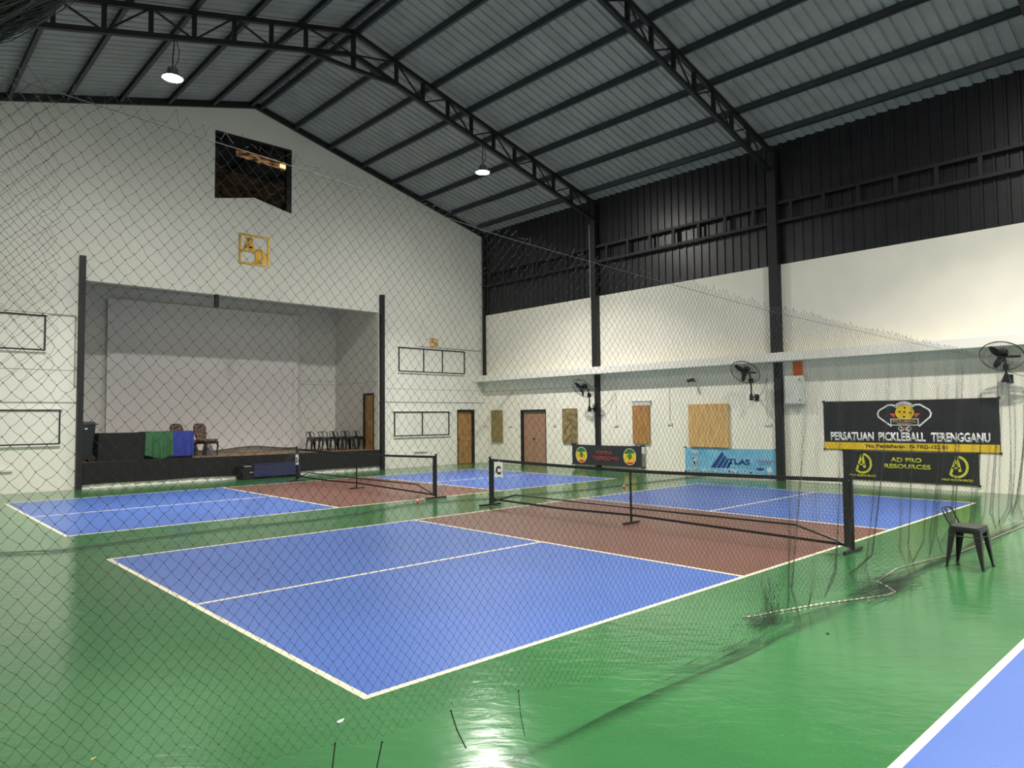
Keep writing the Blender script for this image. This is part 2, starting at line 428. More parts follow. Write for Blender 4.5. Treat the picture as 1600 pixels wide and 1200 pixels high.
# ============================================================ STAGE
YS = 19.9
ZS = 0.66
mb = MB(); mb.box(OX0 - 0.4, OX1 + 0.2, YS, YS + 0.15, 0, 5.8); struct(mb.build('wall_stage_back', M_STAGEWALL))
mb = MB(); mb.box(OX0 - 0.4, OX0 - 0.2, YB + 0.2, YS, 0, 5.8); struct(mb.build('wall_stage_left', M_STAGEWALL))
SDY0, SDY1, SDZ = 17.2, 17.9, 2.62
mb = MB(); mb.box(OX1, OX1 + 0.2, YB + 0.2, SDY0, 0, 5.8); mb.box(OX1, OX1 + 0.2, SDY1, YS, 0, 5.8)
mb.box(OX1, OX1 + 0.2, SDY0, SDY1, SDZ, 5.8); mb.box(OX1, OX1 + 0.2, SDY0, SDY1, 0, ZS)
struct(mb.build('wall_stage_right', M_STAGEWALL))
mb = MB(); mb.box(OX0 - 0.4, OX1 + 0.2, YB + 0.2, YS + 0.15, 5.8, 5.95); struct(mb.build('ceiling_stage', M_STAGEWALL))
mb = MB(); mb.box(OX0 - 0.2, OX1, YS - 0.006, YS, 3.0, 3.012); mb.box(7.9, OX1, YS - 0.006, YS, 3.12, 3.13); mb.box(OX1 - 0.006, OX1, 17.0, YS, 3.0, 3.012)
struct(mb.build('trim_3', M_JOINT))
d2 = panel_door('door_2', (OX1 + 0.05, SDY1 - 0.06, ZS), -math.pi / 2, 0.6, SDZ - ZS - 0.06, M_DOORW)
mb = MB(); mb.box(-0.06, 0.0, -0.07, 0.1, 0, SDZ - ZS); mb.box(0.6, 0.64, -0.07, 0.1, 0, SDZ - ZS); mb.box(0, 0.6, -0.07, 0.1, SDZ - ZS - 0.06, SDZ - ZS)
mb.build('door_frame', M_STEEL, d2)

stage = empty('stage', (6.3, YB, 0), 'raised stage with a black skirt along its front and a white base strip', 'stage')
def at(parent, mb):  # shift world coordinates into the parent's frame
    return mb.xform(Matrix.Translation(parent.location).inverted())
mb = MB(); mb.box(OX0, OX1, YB + 0.0, YS - 0.004, 0.5, ZS)
at(stage, mb).build('platform', mat('stage_boards', (96, 74, 52), 0.5, col2=(150, 122, 88), nscale=2.0, stretch=(0.6, 6, 1)), stage)
mb = MB()
# black skirt with shallow pleats
nseg = 400; top = []; bot = []
for i in range(nseg + 1):
    x = 1.905 + (10.765 - 1.905) * i / nseg
    y = YB - 0.05 + 0.012 * math.sin(x * 21) + 0.006 * math.sin(x * 57)
    top.append((x, y, ZS + 0.012)); bot.append((x, y - 0.01, 0.11 + 0.006 * math.sin(x * 3)))
mb.add(top + bot, [(i, i + 1, nseg + 1 + i + 1, nseg + 1 + i) for i in range(nseg)])
at(stage, mb).build('stage_skirt', M_BLACKCLOTH, stage, smooth=True, solid=0.008)
mb = MB(); mb.box(1.905, 10.765, YB - 0.02, YB + 0.1, 0, 0.5); at(stage, mb).build('stage_base', M_TRIM, stage)

# white backdrop sheet
mb = MB(); NXs, NZs = 120, 30
vs = []
for j in range(NZs + 1):
    t = j / NZs
    for i in range(NXs + 1):
        s_ = i / NXs; x = 3.1 + 6.15 * s_ + 0.05 * t * math.sin(9 * t) * (1 if s_ > .9 else 0)
        edge = max(0, (s_ - 0.78) / 0.22)
        y = YS - 0.13 + 0.012 * math.sin(x * 4) * t + edge * (0.035 * math.sin(x * 30) * (0.3 + t) + 0.02 * math.sin(x * 11 + t * 2))
        z = 5.42 - 4.62 * t - 0.05 * t * math.sin(x * 2.3)
        if t > 0.93: y -= 0.05 * (t - 0.93) / 0.07
        vs.append((x, y, z))
mb.add(vs, [(j * (NXs + 1) + i, j * (NXs + 1) + i + 1, (j + 1) * (NXs + 1) + i + 1, (j + 1) * (NXs + 1) + i) for j in range(NZs) for i in range(NXs)])
sh = mb.build('backdrop_sheet', mat('white_sheet', (212, 208, 206), 0.85), None, smooth=True, solid=0.004)
tag(sh, 'large white cloth backdrop hanging on the back wall of the stage', 'curtain')
mb = MB(); mb.tube([(2.9, YS - 0.13, 5.44), (6.2, YS - 0.13, 5.43), (9.4, YS - 0.13, 5.44)], 0.012, 8)
mb.build('hanging_rod', M_TRIM, sh, smooth=True)
for hx in (2.95, 6.2, 9.35):
    mb = MB(); mb.box(hx - 0.01, hx + 0.01, YS - 0.14, YS - 0.001, 5.42, 5.46); mb.build('rod_hook', M_TRIM, sh)

# ============================================================ RIGHT WALL (banner wall)
mb = MB()
RD0, RD1, RDZ = 13.53, 14.83, 2.0
mb.box(XW, XW + 0.2, YF, RD0, 0, 5.7); mb.box(XW, XW + 0.2, RD1, YB + 0.2, 0, 5.7); mb.box(XW, XW + 0.2, RD0, RD1, RDZ, 5.7)
struct(mb.build('wall_right', M_WALL))
def ribbed(fn, L0, L1, pitch, ridge, hgt, a0, a1, flank=0.02):
    """ribs vary along L; extruded from a0 to a1. fn(l, a, h) -> xyz"""
    prof = []; l = L0
    while l < L1:
        prof += [(l, 0), (l + pitch - ridge - flank * 2, 0), (l + pitch - ridge - flank, hgt), (l + pitch - flank, hgt)]
        l += pitch
    prof.append((l, 0)); n = len(prof)
    vs = [fn(p, a0, h) for p, h in prof] + [fn(p, a1, h) for p, h in prof]
    return vs, [(i, i + 1, n + i + 1, n + i) for i in range(n - 1)]
mb = MB(); mb.add(*ribbed(lambda l, a, h: (XW + 0.07 - h, l, a), YF, YB, 0.25, 0.05, 0.035, 5.68, roof(XW) + 0.06, 0.015))
struct(mb.build('wall_right_upper', M_CLAD))
mb = MB(); mb.box(XW + 0.08, XW + 0.2, YF, YB + 0.2, 5.7, roof(XW) + 0.06); struct(mb.build('wall_right_outer', M_CLAD))
# ledge beam
mb = MB(); mb.box(15.05, XW, YF, YB - 0.001, 3.10, 3.33); struct(mb.build('trim_4', M_TRIM, bevel=0.01))
mb = MB(); mb.box(XW - 0.006, XW, 11.2, YB, 2.72, 2.735); struct(mb.build('trim_5', M_JOINT))
# girts: a ladder of two rails with short uprights in each bay
for bay, (y0, y1, lab) in enumerate([(11.2, 16.75, 'black ladder-like steel rail on the dark cladding in the far bay by the stage wall'),
                                     (5.03, 11.0, 'black ladder-like steel rail on the dark cladding in the middle bay, above the blue banner'),
                                     (-1.1, 4.83, 'black ladder-like steel rail on the dark cladding in the nearest bay, above the large banner')]):
    mb = MB(); mb.box(15.36, 15.44, y0, y1, 7.28, 7.36); mb.box(15.36, 15.44, y0, y1, 6.78, 6.86)
    k = 7
    for i in range(k): 
        y = y0 + (y1 - y0) * (i + 0.5) / k
        mb.box(15.37, 15.43, y - 0.045, y + 0.045, 6.86, 7.28)
    tag(mb.build('wall_girt', M_STEEL), lab, 'steel rail', 'rails on the dark cladding')
# columns
for (y, wd, lab) in [(16.78, 0.14, 'thin black steel column in the corner of the stage wall and the banner wall'),
                     (11.1, 0.2, 'black steel column behind the PEKIDA banner'),
                     (4.9, 0.25, 'black steel column at the right end of the blue banner'),
                     (-1.2, 0.25, 'black steel column right of the large banner, beyond the wall fan')]:
    mb = MB(); mb.box(XW - 0.2, XW - 0.001, y - wd / 2, y + wd / 2, 3.33, 8.75); mb.box(XW - 0.12, XW - 0.001, y - wd / 2 * .8, y + wd / 2 * .8, 0, 3.1)
    if y > 16: mb = MB(); mb.box(XW - 0.1, XW - 0.001, y - 0.05, y + 0.05, 3.33, 8.9)
    tag(mb.build('steel_column', M_STEEL), lab, 'column', 'columns along the banner wall')
# left and front walls (around the camera)
mb = MB(); mb.box(XL - 0.2, XL, YF, YB + 0.2, 0, 5.7); struct(mb.build('wall_left', M_WALL))
mb = MB(); mb.box(XL - 0.2, XL - 0.02, YF, YB + 0.2, 5.7, roof(XL) + 0.06); struct(mb.build('wall_left_upper', M_CLAD))
mb = MB(); mb.prism([(XL, 0), (XW, 0), (XW, rz(XW)), (XR, rz(XR)), (XL, rz(XL))], lambda a, b, d: (a, YF - d, b), 0, 0.2); struct(mb.build('wall_front', M_WALL2))

# double door
d3 = bpy.data.objects.new('door_3', None); COL.objects.link(d3); d3.location = (XW + 0.06, RD1, 0); d3.rotation_euler = (0, 0, -math.pi / 2); struct(d3)
# local x runs along -Y, local -y = -X... (facing the hall)
mb = MB(); mb.box(0.10, 0.62, 0, 0.04, 0, 1.87); mb.build('door_panel', M_DOORP, d3, bevel=0.004)
mb = MB(); mb.box(0.63, 1.27, 0, 0.04, 0, 1.87); mb.build('door_panel', M_DOORP, d3, bevel=0.004)
mb = MB(); mb.lathe([(0.0, 0.0), (0.025, 0.0), (0.025, 0.02), (0.012, 0.03), (0.03, 0.06), (0.0, 0.07)], 14, Matrix.Translation((0.66, 0, 0.95)) @ Matrix.Rotation(math.pi / 2, 4, 'X')); mb.build('door_knob', M_BLACKMETAL, d3, smooth=True)
mb = MB(); mb.box(0, 0.10, -0.07, 0.1, 0, 2.0); mb.box(1.27, 1.30, -0.07, 0.1, 0, 2.0); mb.box(0.10, 1.27, -0.07, 0.1, 1.94, 2.0); mb.build('door_frame', M_STEEL, d3)
mb = MB(); mb.box(0.10, 1.27, -0.02, 0.06, 1.87, 1.94); mb.build('door_header', mat('door_header_grey', (120, 112, 98), 0.6), d3)

# boarded windows
def board(y0, y1, z0, z1, d, m, lab, tilt=0.0):
    mb = MB(); yc = (y0 + y1) / 2; zc = (z0 + z1) / 2
    mb.box(-d / 2, d / 2, -(y1 - y0) / 2, (y1 - y0) / 2, -(z1 - z0) / 2, (z1 - z0) / 2)
    o = mb.build('plywood_board', m, bevel=0.003); o.location = (XW - d / 2 - 0.03, yc, zc); o.rotation_euler = (tilt, 0, 0)
    tag(o, lab, 'board', 'plywood boards over the windows')
    mb = MB(); mb.box(-0.016, 0.016, -(y1 - y0) / 2 + 0.03, (y1 - y0) / 2 - 0.03, -(z1 - z0) / 2 + 0.03, (z1 - z0) / 2 - 0.03)
    e = mb.build('batten_frame', M_TRIM, o); e.location = (d / 2 + 0.013, 0, 0)
    return o
board(15.77, 16.40, 0.81, 2.01, 0.04, M_PLY4, 'narrow olive plywood board between the corner and the brown double door')
board(12.03, 12.70, 0.83, 2.01, 0.03, M_PLY3, 'narrow plywood board with grey mould stains, left of the PEKIDA banner')
board(9.07, 9.70, 0.87, 2.04, 0.03, M_PLY2, 'narrow brown plywood board under a white frame, right of the PEKIDA banner')
board(6.39, 7.67, 0.82, 2.05, 0.04, M_PLY1, 'wide pale plywood board above the blue banner')
mb = MB(); mb.box(XW - 0.05, XW, 9.03, 9.72, 2.05, 2.18); mb.box(XW - 0.07, XW, 9.0, 9.75, 2.18, 2.2)
tag(mb.build('window_hood', mat('hood_grey', (196, 196, 190), 0.5), bevel=0.004), 'small white hood above the brown plywood board', 'hood')

# ============================================================ ROOF
for name, x0, x1 in (('ceiling_right', XR, XW + 0.25), ('ceiling_left', XL - 0.25, XR)):
    mb = MB()
    mb.add(*ribbed(lambda l, a, h: (a, l, roof(a) + h), YF - 0.2, YB + 0.25, 0.25, 0.04, 0.035, x0, x1, 0.012))
    struct(mb.build(name, M_ROOF))
mb = MB(); 
for sx in (1, -1):
    mb.beam((XR, YB - 0.06, roof(XR) - 0.11), (XR + sx * 9.1, YB - 0.06, roof(XR + sx * 9.1) - 0.11), 0.1, 0.16, up=(0, 0, 1))
tag(mb.build('gable_rafter', M_STEEL), 'black rafter along the top of the stage wall gable', 'rafter')
ordn = ['first', 'second', 'third', 'fourth', 'fifth', 'sixth', 'seventh', 'eighth']
for side, sx in (('right', 1), ('left', -1)):
    for k in range(8):
        dx = 0.12 if k == 0 else 1.22 * k + 0.02
        x = XR + sx * dx
        if abs(x - XR) > 9.0: x = XR + sx * 8.95
        z = roof(x)
        mb = MB()
        # C-section: web plus two flanges, lower flange catches light
        mb.box(-0.005, 0.005, YF, YB - 0.01, -0.17, -0.015)
        mb.box(-0.005, sx * 0.07, YF, YB - 0.01, -0.022, -0.012)
        mb.box(-0.005, sx * 0.075, YF, YB - 0.01, -0.172, -0.16)
        mb.box(sx * 0.068, sx * 0.075, YF, YB - 0.01, -0.16, -0.145)
        o = mb.build('roof_purlin', M_PURLIN); o.location = (x, 0, z)
        tag(o, 'long steel roof purlin, %s down from the ridge on the %s slope' % (ordn[k], side), 'purlin', 'roof purlins')

def truss(y, lab):
    t = empty('roof_truss', (XR, y, 8.7), lab, 'roof truss', 'roof trusses')
    zt = lambda x: roof(x) - 0.235; zb = lambda x: roof(x) - 0.80
    P = lambda x, z: (x - XR, 0, z - 8.7)
    for sx in (1, -1):
        mb = MB(); mb.beam(P(XR, zt(XR)), P(XR + sx * 9.0, zt(XR + sx * 9.0)), 0.1, 0.1, up=(0, 0, 1)); mb.build('top_chord', M_STEEL, t)
        mb = MB(); mb.beam(P(XR, zb(XR)), P(XR + sx * 8.95, zb(XR + sx * 8.95)), 0.1, 0.1, up=(0, 0, 1)); mb.build('bottom_chord', M_STEEL, t)
    # cradle bar joining the bottom chords under the ridge
    mb = MB(); xk = 1.25
    mb.beam(P(XR - xk, zb(XR - xk) - 0.02), P(XR + xk, zb(XR + xk) - 0.02), 0.09, 0.08); mb.build('tie_bar', M_STEEL, t)
    mb = MB(); mb.beam(P(XR, zt(XR)), P(XR, zb(XR + xk) - 0.02), 0.09, 0.09, up=(0, 1, 0)); mb.build('web_post', M_STEEL, t)
    for sx in (1, -1):
        xs_ = [XR] + [XR + sx * (1.25 + 0.83 * i) for i in range(10)]
        for i, x in enumerate(xs_[1:]):
            mb = MB(); mb.beam(P(x, zt(x)), P(x, zb(x)), 0.075, 0.09, up=(0, 1, 0)); mb.build('web_post', M_STEEL, t)
        for i in range(len(xs_) - 1):
            a, b = xs_[i], xs_[i + 1]
            if (i % 2) == 0: p, q_ = P(a, zb(a) if i else zb(a)), P(b, zt(b))
            else: p, q_ = P(a, zt(a)), P(b, zb(b))
            mb = MB(); mb.beam(p, q_, 0.035, 0.035); mb.build('web_diagonal', M_STEEL, t)
    return t
truss(11.05, 'black lattice roof truss farthest from the camera, carrying the two visible lamps')
truss(4.93, 'black lattice roof truss in the middle of the hall, nearer than the lamps')
truss(-1.2, 'black lattice roof truss above the hanging net, nearest the camera')
# thin grey pipe beside the far column
mb = MB(); mb.tube([(15.2, 11.6, 8.62), (15.3, 11.27, 8.38)], 0.012, 6); mb.tube([(15.32, 11.25, 8.1), (15.32, 11.24, 5.6)], 0.012, 6)
tag(mb.build('downpipe', mat('grey_pipe', (170, 174, 172), 0.4), smooth=True), 'thin grey pipe running down beside the far black column', 'pipe')

# ============================================================ LAMPS
M_LENS = bpy.data.materials.new('lamp_lens'); M_LENS.use_nodes = True
nt = M_LENS.node_tree; bs = nt.nodes['Principled BSDF']
bs.inputs['Emission Color'].default_value = LAMP_COL + (1,); bs.inputs['Emission Strength'].default_value = LAMP_POWER
M_HOUS = mat('lamp_housing', (120, 122, 126), 0.4, metal=0.6)
lamp0 = None
for (x, y, lab) in [(10.5, 11.05, 'bright round high bay lamp hanging from the far truss on the right slope'),
                    (2.2, 11.05, 'bright round high bay lamp hanging from the far truss on the left slope'),
                    (10.5, -1.2, 'bright round high bay lamp hanging from the nearest truss, right slope'),
                    (2.2, -1.2, 'bright round high bay lamp hanging from the nearest truss, left slope'),
                    (10.5, -9.5, 'bright round high bay lamp behind the camera, right slope'),
                    (2.2, -9.5, 'bright round high bay lamp behind the camera, left slope')]:
    if lamp0 is None:
        L = empty('high_bay_lamp', (x, y, 8.68), lab, 'lamp', 'high bay lamps')
        mb = MB(); mb.lathe([(0.0, 0.0), (0.205, 0.0), (0.21, 0.02), (0.19, 0.05), (0.11, 0.09), (0.10, 0.2), (0.03, 0.23), (0.0, 0.24)], 24); mb.build('lamp_housing', M_HOUS, L, smooth=True)
        mb = MB(); mb.lathe([(0.0, -0.030), (0.07, -0.028), (0.13, -0.020), (0.17, -0.009), (0.188, -0.001), (0.0, -0.001)], 24); mb.build('lamp_lens', M_LENS, L, smooth=True)
        mb = MB(); mb.tube([(0, 0, 0.23), (0, 0, 0.45), (0.02, 0, 0.7), (0.0, 0, 0.93)], 0.012, 6); mb.build('lamp_cable', M_WEB, L, smooth=True)
        mb = MB(); mb.tube([(0.02, 0, 0.22), (0.10, 0, 0.4), (0.12, 0, 0.6), (0.04, 0, 0.9)], 0.008, 6); mb.build('power_cord', M_WEB, L, smooth=True)
        bl = bpy.data.lights.new('lamp_beam', 'AREA'); bl.shape = 'DISK'; bl.size = 0.34; bl.energy = BEAM_POWER; bl.color = LAMP_COL
        bl.spread = math.radians(BEAM_SPREAD)
        bo = bpy.data.objects.new('lamp_beam', bl); COL.objects.link(bo); bo.parent = L; bo.location = (0, 0, -0.036)
        lamp0 = L
    else:
        L = copy_tree(lamp0); L.location = (x, y, 8.68); L['label'] = lab

# ============================================================ STUFF ON THE RIGHT WALL
def banner(y0, y1, z0, z1, lab, m, off=0.0):
    b = empty('banner', (XW - 0.02 - off, (y0 + y1) / 2, (z0 + z1) / 2), lab, 'banner')
    N, K = 40, 8; vs = []
    for j in range(K + 1):
        for i in range(N + 1):
            u = i / N; v = j / K
            y = y1 + (y0 - y1) * u; z = z1 + (z0 - z1) * v - (0.012 * math.sin(math.pi * u) if j == 0 else 0)
            vs.append((XW - 0.02 - off - 0.004 * math.sin(u * 25 + v * 3) * 0.6, y, z))
    mb = MB(); mb.add(vs, [(j * (N + 1) + i, j * (N + 1) + i + 1, (j + 1) * (N + 1) + i + 1, (j + 1) * (N + 1) + i) for j in range(K) for i in range(N)])
    at(b, mb).build('banner_cloth', m, b, smooth=True, solid=0.003)
    mb = MB()
    for y in (y0, y1):
        for z in (z0, z1): mb.box(XW - 0.035 - off, XW - 0.002, y - 0.02, y + 0.02, z - 0.02, z + 0.02)
    at(b, mb).build('corner_clip', M_BLACKMETAL, b)
    return b
def flat(parent, polys, m, name, d=0.026, th=0.003):
    """polys in (y,z) on the right wall"""
    mb = MB()
    for p in polys: mb.prism(p, lambda a, b, dd: (XW - dd, a, b), d, d + th)
    return at(parent, mb).build(name, m, parent)
def circ(y, z, ry, rz_, n=32, a0=0, a1=2 * math.pi): return [(y + ry * math.cos(a0 + (a1 - a0) * k / n), z + rz_ * math.sin(a0 + (a1 - a0) * k / n)) for k in range(n)]
def stroke(pts, w_, closed=False):
    """mitred ribbon along a polyline of (y,z), as quads that share their edges"""
    P = [Vector(p) for p in pts]; n = len(P); L = []; Rr = []
    for i in range(n):
        a = P[i - 1] if (closed or i > 0) else None; b = P[(i + 1) % n] if (closed or i < n - 1) else None
        d1 = (P[i] - a).normalized() if a is not None else None; d2 = (b - P[i]).normalized() if b is not None else None
        d1 = d1 or d2; d2 = d2 or d1
        t = (d1 + d2).normalized(); nn = Vector((-t.y, t.x)); k = w_ / 2 / max(0.5, nn.dot(Vector((-d1.y, d1.x))))
        L.append(tuple(P[i] + nn * k)); Rr.append(tuple(P[i] - nn * k))
    return [[L[i], L[(i + 1) % n], Rr[(i + 1) % n], Rr[i]] for i in range(n if closed else n - 1)]
def arc(y, z, ry, rz_, a0, a1, n=20): return [(y - ry * math.cos(math.radians(a0 + (a1 - a0) * k / n)), z + rz_ * math.sin(math.radians(a0 + (a1 - a0) * k / n))) for k in range(n + 1)]

M_BANK = mat('banner_black', (30, 30, 34), 0.5, noise=0.15, nscale=2)
M_YEL = mat('banner_yellow', (222, 186, 36), 0.55)
M_YEL2 = mat('banner_lime_yellow', (196, 196, 60), 0.55)
M_WHT = mat('banner_white', (226, 226, 226), 0.55)
M_ORG = mat('banner_orange', (200, 88, 40), 0.6)
M_RED = mat('banner_red', (196, 52, 44), 0.6)
# --- large banner
b1 = banner(0.04, 3.76, 0.85, 2.04, 'large black banner with PERSATUAN PICKLEBALL TERENGGANU in white over a yellow strip', M_BANK)
flat(b1, [[(0.05, 0.86), (3.75, 0.86), (3.75, 1.03), (0.05, 1.03)]], M_YEL, 'yellow_strip')
text('PERSATUAN', b1, RW(3.09, 1.175, 0.028), ROT_R, 1.02, 0.215, M_WHT, bold=0.04)
text('PICKLEBALL', b1, RW(1.975, 1.175, 0.028), ROT_R, 1.01, 0.215, M_WHT, bold=0.04)
text('TERENGGANU', b1, RW(0.79, 1.175, 0.028), ROT_R, 1.14, 0.215, M_WHT, bold=0.04)
text('No. Pendaftaran : N-TRG-152 81', b1, RW(1.9, 0.955, 0.032), ROT_R, 1.72, 0.085, M_INK, bold=0.02)
# crest
hexo = [(2.22, 1.46), (2.46, 1.66), (2.46, 1.76), (2.22, 1.94), (2.10, 1.94), (2.0, 1.88)]
flat(b1, stroke([(2.18, 1.42), (2.46, 1.64), (2.48, 1.72), (2.44, 1.80), (2.24, 1.92), (2.14, 1.92), (2.05, 1.86)], 0.035), M_WHT, 'crest_outline')
flat(b1, stroke([(1.60, 1.42), (1.36, 1.64), (1.34, 1.72), (1.38, 1.80), (1.56, 1.92), (1.66, 1.92), (1.75, 1.86)], 0.035), M_WHT, 'crest_outline')
flat(b1, [circ(1.89, 1.74, 0.2, 0.175)], M_YEL, 'crest_ball', d=0.027)
for a, b in ((0, 0.01), (-0.01, 0.11), (0.11, 0.02), (-0.12, -0.01), (0.01, -0.1)):
    flat(b1, [circ(1.89 + a, 1.74 + b, 0.024, 0.02, 12)], M_INK, 'ball_hole', d=0.031)
flat(b1, [[(2.22, 1.72), (2.08, 1.72), (2.12, 1.62)], [(1.56, 1.72), (1.70, 1.72), (1.66, 1.62)]], M_ORG, 'crest_points', d=0.028)
flat(b1, [[(2.20, 1.44), (1.60, 1.44), (1.60, 1.60), (2.20, 1.60)]], M_WHT, 'crest_plate_edge', d=0.030)
flat(b1, [[(2.18, 1.46), (1.62, 1.46), (1.62, 1.585), (2.18, 1.585)]], mat('crest_teal', (30, 44, 48), 0.5), 'crest_plate', d=0.034)
text('PICKLEBALL', b1, RW(1.90, 1.54, 0.038), ROT_R, 0.50, 0.055, M_GOLD2, bold=0.02)
text('TERENGGANU', b1, RW(1.90, 1.485, 0.038), ROT_R, 0.32, 0.022, M_WHT)
flat(b1, stroke(arc(1.90, 1.72, 0.235, 0.245, 40, 140), 0.07), M_WHT, 'crest_ribbon', d=0.028)
for k, ch in enumerate('PERSATUAN'):
    a = math.radians(44 + 92 * k / 8)
    text(ch, b1, RW(1.90 + 0.235 * math.cos(a), 1.72 + 0.245 * math.sin(a), 0.032), ROT_R @ Matrix.Rotation(math.pi / 2 - a, 4, 'Z').inverted() if False else ROT_R @ Matrix.Rotation(math.radians(46 - 92 * k / 8) * 0.9, 4, 'Z'), 0.034, 0.042, M_INK, bold=0.02) if False else None
for k, ch in enumerate('PERSATUAN'):
    a = math.radians(136 - 92 * k / 8)      # from the left end to the right end of the ribbon
    text(ch, b1, RW(1.90 - 0.235 * math.cos(a), 1.72 + 0.245 * math.sin(a), 0.032), ROT_R @ Matrix.Rotation(a - math.pi / 2, 4, 'Z'), 0.032, 0.042, M_INK, bold=0.02)
flat(b1, stroke([(2.0, 1.30), (1.80, 1.42)], 0.025) + stroke([(1.80, 1.30), (2.0, 1.42)], 0.025) + stroke(circ(2.0, 1.37, 0.035, 0.035, 10), 0.012, True) + stroke(circ(1.80, 1.37, 0.035, 0.035, 10), 0.012, True), M_WHT, 'crossed_paddles')
flat(b1, [[(1.90, 1.33), (1.94, 1.39), (1.90, 1.42), (1.86, 1.39)]], M_RED, 'red_diamond', d=0.03)
M_DOTS = mat('banner_grey_dots', (62, 62, 68), 0.6)
def dots(yc, zc, nrow, lean):
    out = []
    for r in range(nrow):
        for c in range(6):
            y = yc - c * 0.035 + lean * r; z = zc - r * 0.035
            out.append([(y, z), (y + 0.01, z), (y + 0.01, z + 0.01), (y, z + 0.01)])
    return out
flat(b1, dots(0.75, 1.98, 20, 0.018) + dots(3.25, 1.92, 14, 0.012), M_DOTS, 'halftone_dots')
# --- lower banner
b2 = banner(0.45, 3.32, 0.13, 0.84, 'lower black banner reading AD PRO RESOURCES in yellow, under the large banner', mat('banner_black_two', (33, 34, 36), 0.5, noise=0.12, nscale=2))
text('AD PRO', b2, RW(1.90, 0.64, 0.03), ROT_R, 0.66, 0.105, M_YEL2, bold=0.03)
text('RESOURCES', b2, RW(1.88, 0.49, 0.03), ROT_R, 0.98, 0.105, M_YEL2, bold=0.03)
for (yc, lb) in ((2.87, 'l'), (0.87, 'r')):
    s_ = []
    s_ += stroke(arc(yc + 0.0, 0.53, 0.20, 0.225, 80, -135, 28), 0.05)
    flat(b2, s_, M_YEL2, 'round_emblem')
    flat(b2, stroke([(yc + 0.13, 0.36), (yc - 0.0, 0.74)], 0.05) + stroke([(yc - 0.0, 0.74), (yc - 0.06, 0.42)], 0.06) + stroke([(yc + 0.10, 0.50), (yc - 0.06, 0.50)], 0.035), M_YEL2, 'emblem_letter_a', d=0.030)
    text('PRO RESOURCES', b2, RW(yc, 0.235, 0.03), ROT_R, 0.62, 0.05, M_YEL2, bold=0.03, shear=0.2)
# --- PEKIDA banner
b3 = banner(9.30, 12.17, 0.14, 0.80, 'black banner reading PEKIDA TERENGGANU in red with a round emblem at each end', mat('banner_charcoal', (42, 44, 50), 0.5), off=0.13)
for yc in (11.75, 9.75):
    flat(b3, [circ(yc, 0.46, 0.235, 0.25)], M_YEL, 'round_emblem', d=0.156)
    flat(b3, [circ(yc, 0.46, 0.235, 0.25, 24, math.pi * 0.12, math.pi * 0.88)], mat('emblem_green', (44, 110, 60), 0.6), 'green_canopy', d=0.160)
    flat(b3, [circ(yc, 0.42, 0.235, 0.21, 24, math.pi * 1.2, math.pi * 1.8)], M_RED, 'red_scroll', d=0.160)
    flat(b3, [circ(yc, 0.47, 0.075, 0.09)], mat('emblem_deep_green', (60, 120, 66), 0.6), 'centre_seal', d=0.164)
    flat(b3, stroke(circ(yc, 0.46, 0.24, 0.255, 28), 0.015, True), mat('emblem_cream', (226, 222, 190), 0.6), 'emblem_rim', d=0.164)
M_REDT = mat('banner_red_text', (176, 66, 62), 0.6)
text('PEKIDA', b3, RW(10.78, 0.545, 0.16), ROT_R, 0.66, 0.125, M_REDT, bold=0.005)
text('TERENGGANU', b3, RW(10.74, 0.37, 0.16), ROT_R, 1.12, 0.125, M_REDT, bold=0.005)
# --- blue banner
b4 = banner(5.05, 7.83, 0.10, 0.80, 'light blue banner with a navy striped triangle and the word ATLAS', mat('banner_sky_blue', (98, 166, 206), 0.5, col2=(126, 188, 218), nscale=3))
M_NAVY = mat('banner_navy', (26, 60, 130), 0.5)
tri_top = (6.635, 0.70)
def stripe(u0, u1):
    # slanted bars of the triangle, base from y 6.98 (left) to 6.36 (right)
    bl = lambda u: (6.99 - 0.64 * u, 0.25)
    tp = lambda u: (6.635 - 0.30 * u * 1.0, 0.70 - 0.36 * u)
    return [bl(u0), bl(u1), tp(u1), tp(u0)]
flat(b4, [stripe(0, 0.22), stripe(0.28, 0.46), stripe(0.52, 0.68), stripe(0.74, 0.86)], M_NAVY, 'striped_triangle')
text('TLAS', b4, RW(6.12, 0.44, 0.03), ROT_R, 0.66, 0.15, M_NAVY, bold=0.03)
flat(b4, stroke([(6.44, 0.28), (6.36, 0.42)], 0.03) , M_NAVY, 'letter_stroke')
M_PALE = mat('banner_pale', (206, 220, 228), 0.6)
M_PINK = mat('banner_mauve', (150, 120, 160), 0.6)
flat(b4, [[(7.0 - i * 0.075, 0.205 + 0.004 * (i % 3)), (6.955 - i * 0.075, 0.205), (6.955 - i * 0.075, 0.225), (7.0 - i * 0.075, 0.225)] for i in range(22)], M_PALE, 'small_print_marks')
rr = random.Random(4)
bub = []
for i in range(90):
    y = rr.uniform(5.12, 7.75); z = 0.12 + abs(rr.gauss(0, 0.035)); r = rr.uniform(0.008, 0.028); bub.append(circ(y, z + r, r, r, 9))
flat(b4, bub, M_PALE, 'white_bubbles', d=0.025)
flat(b4, [[(7.66, 0.74), (7.36, 0.72), (7.40, 0.62), (7.62, 0.64)], [(7.58, 0.5), (7.42, 0.5), (7.46, 0.32), (7.54, 0.32)]] + [circ(7.5 + rr.uniform(-.12, .12), 0.3 + rr.uniform(-.1, .25), 0.03, 0.03, 9) for i in range(12)], mat('banner_faded_photo', (168, 186, 196), 0.6), 'faded_picture', d=0.027)
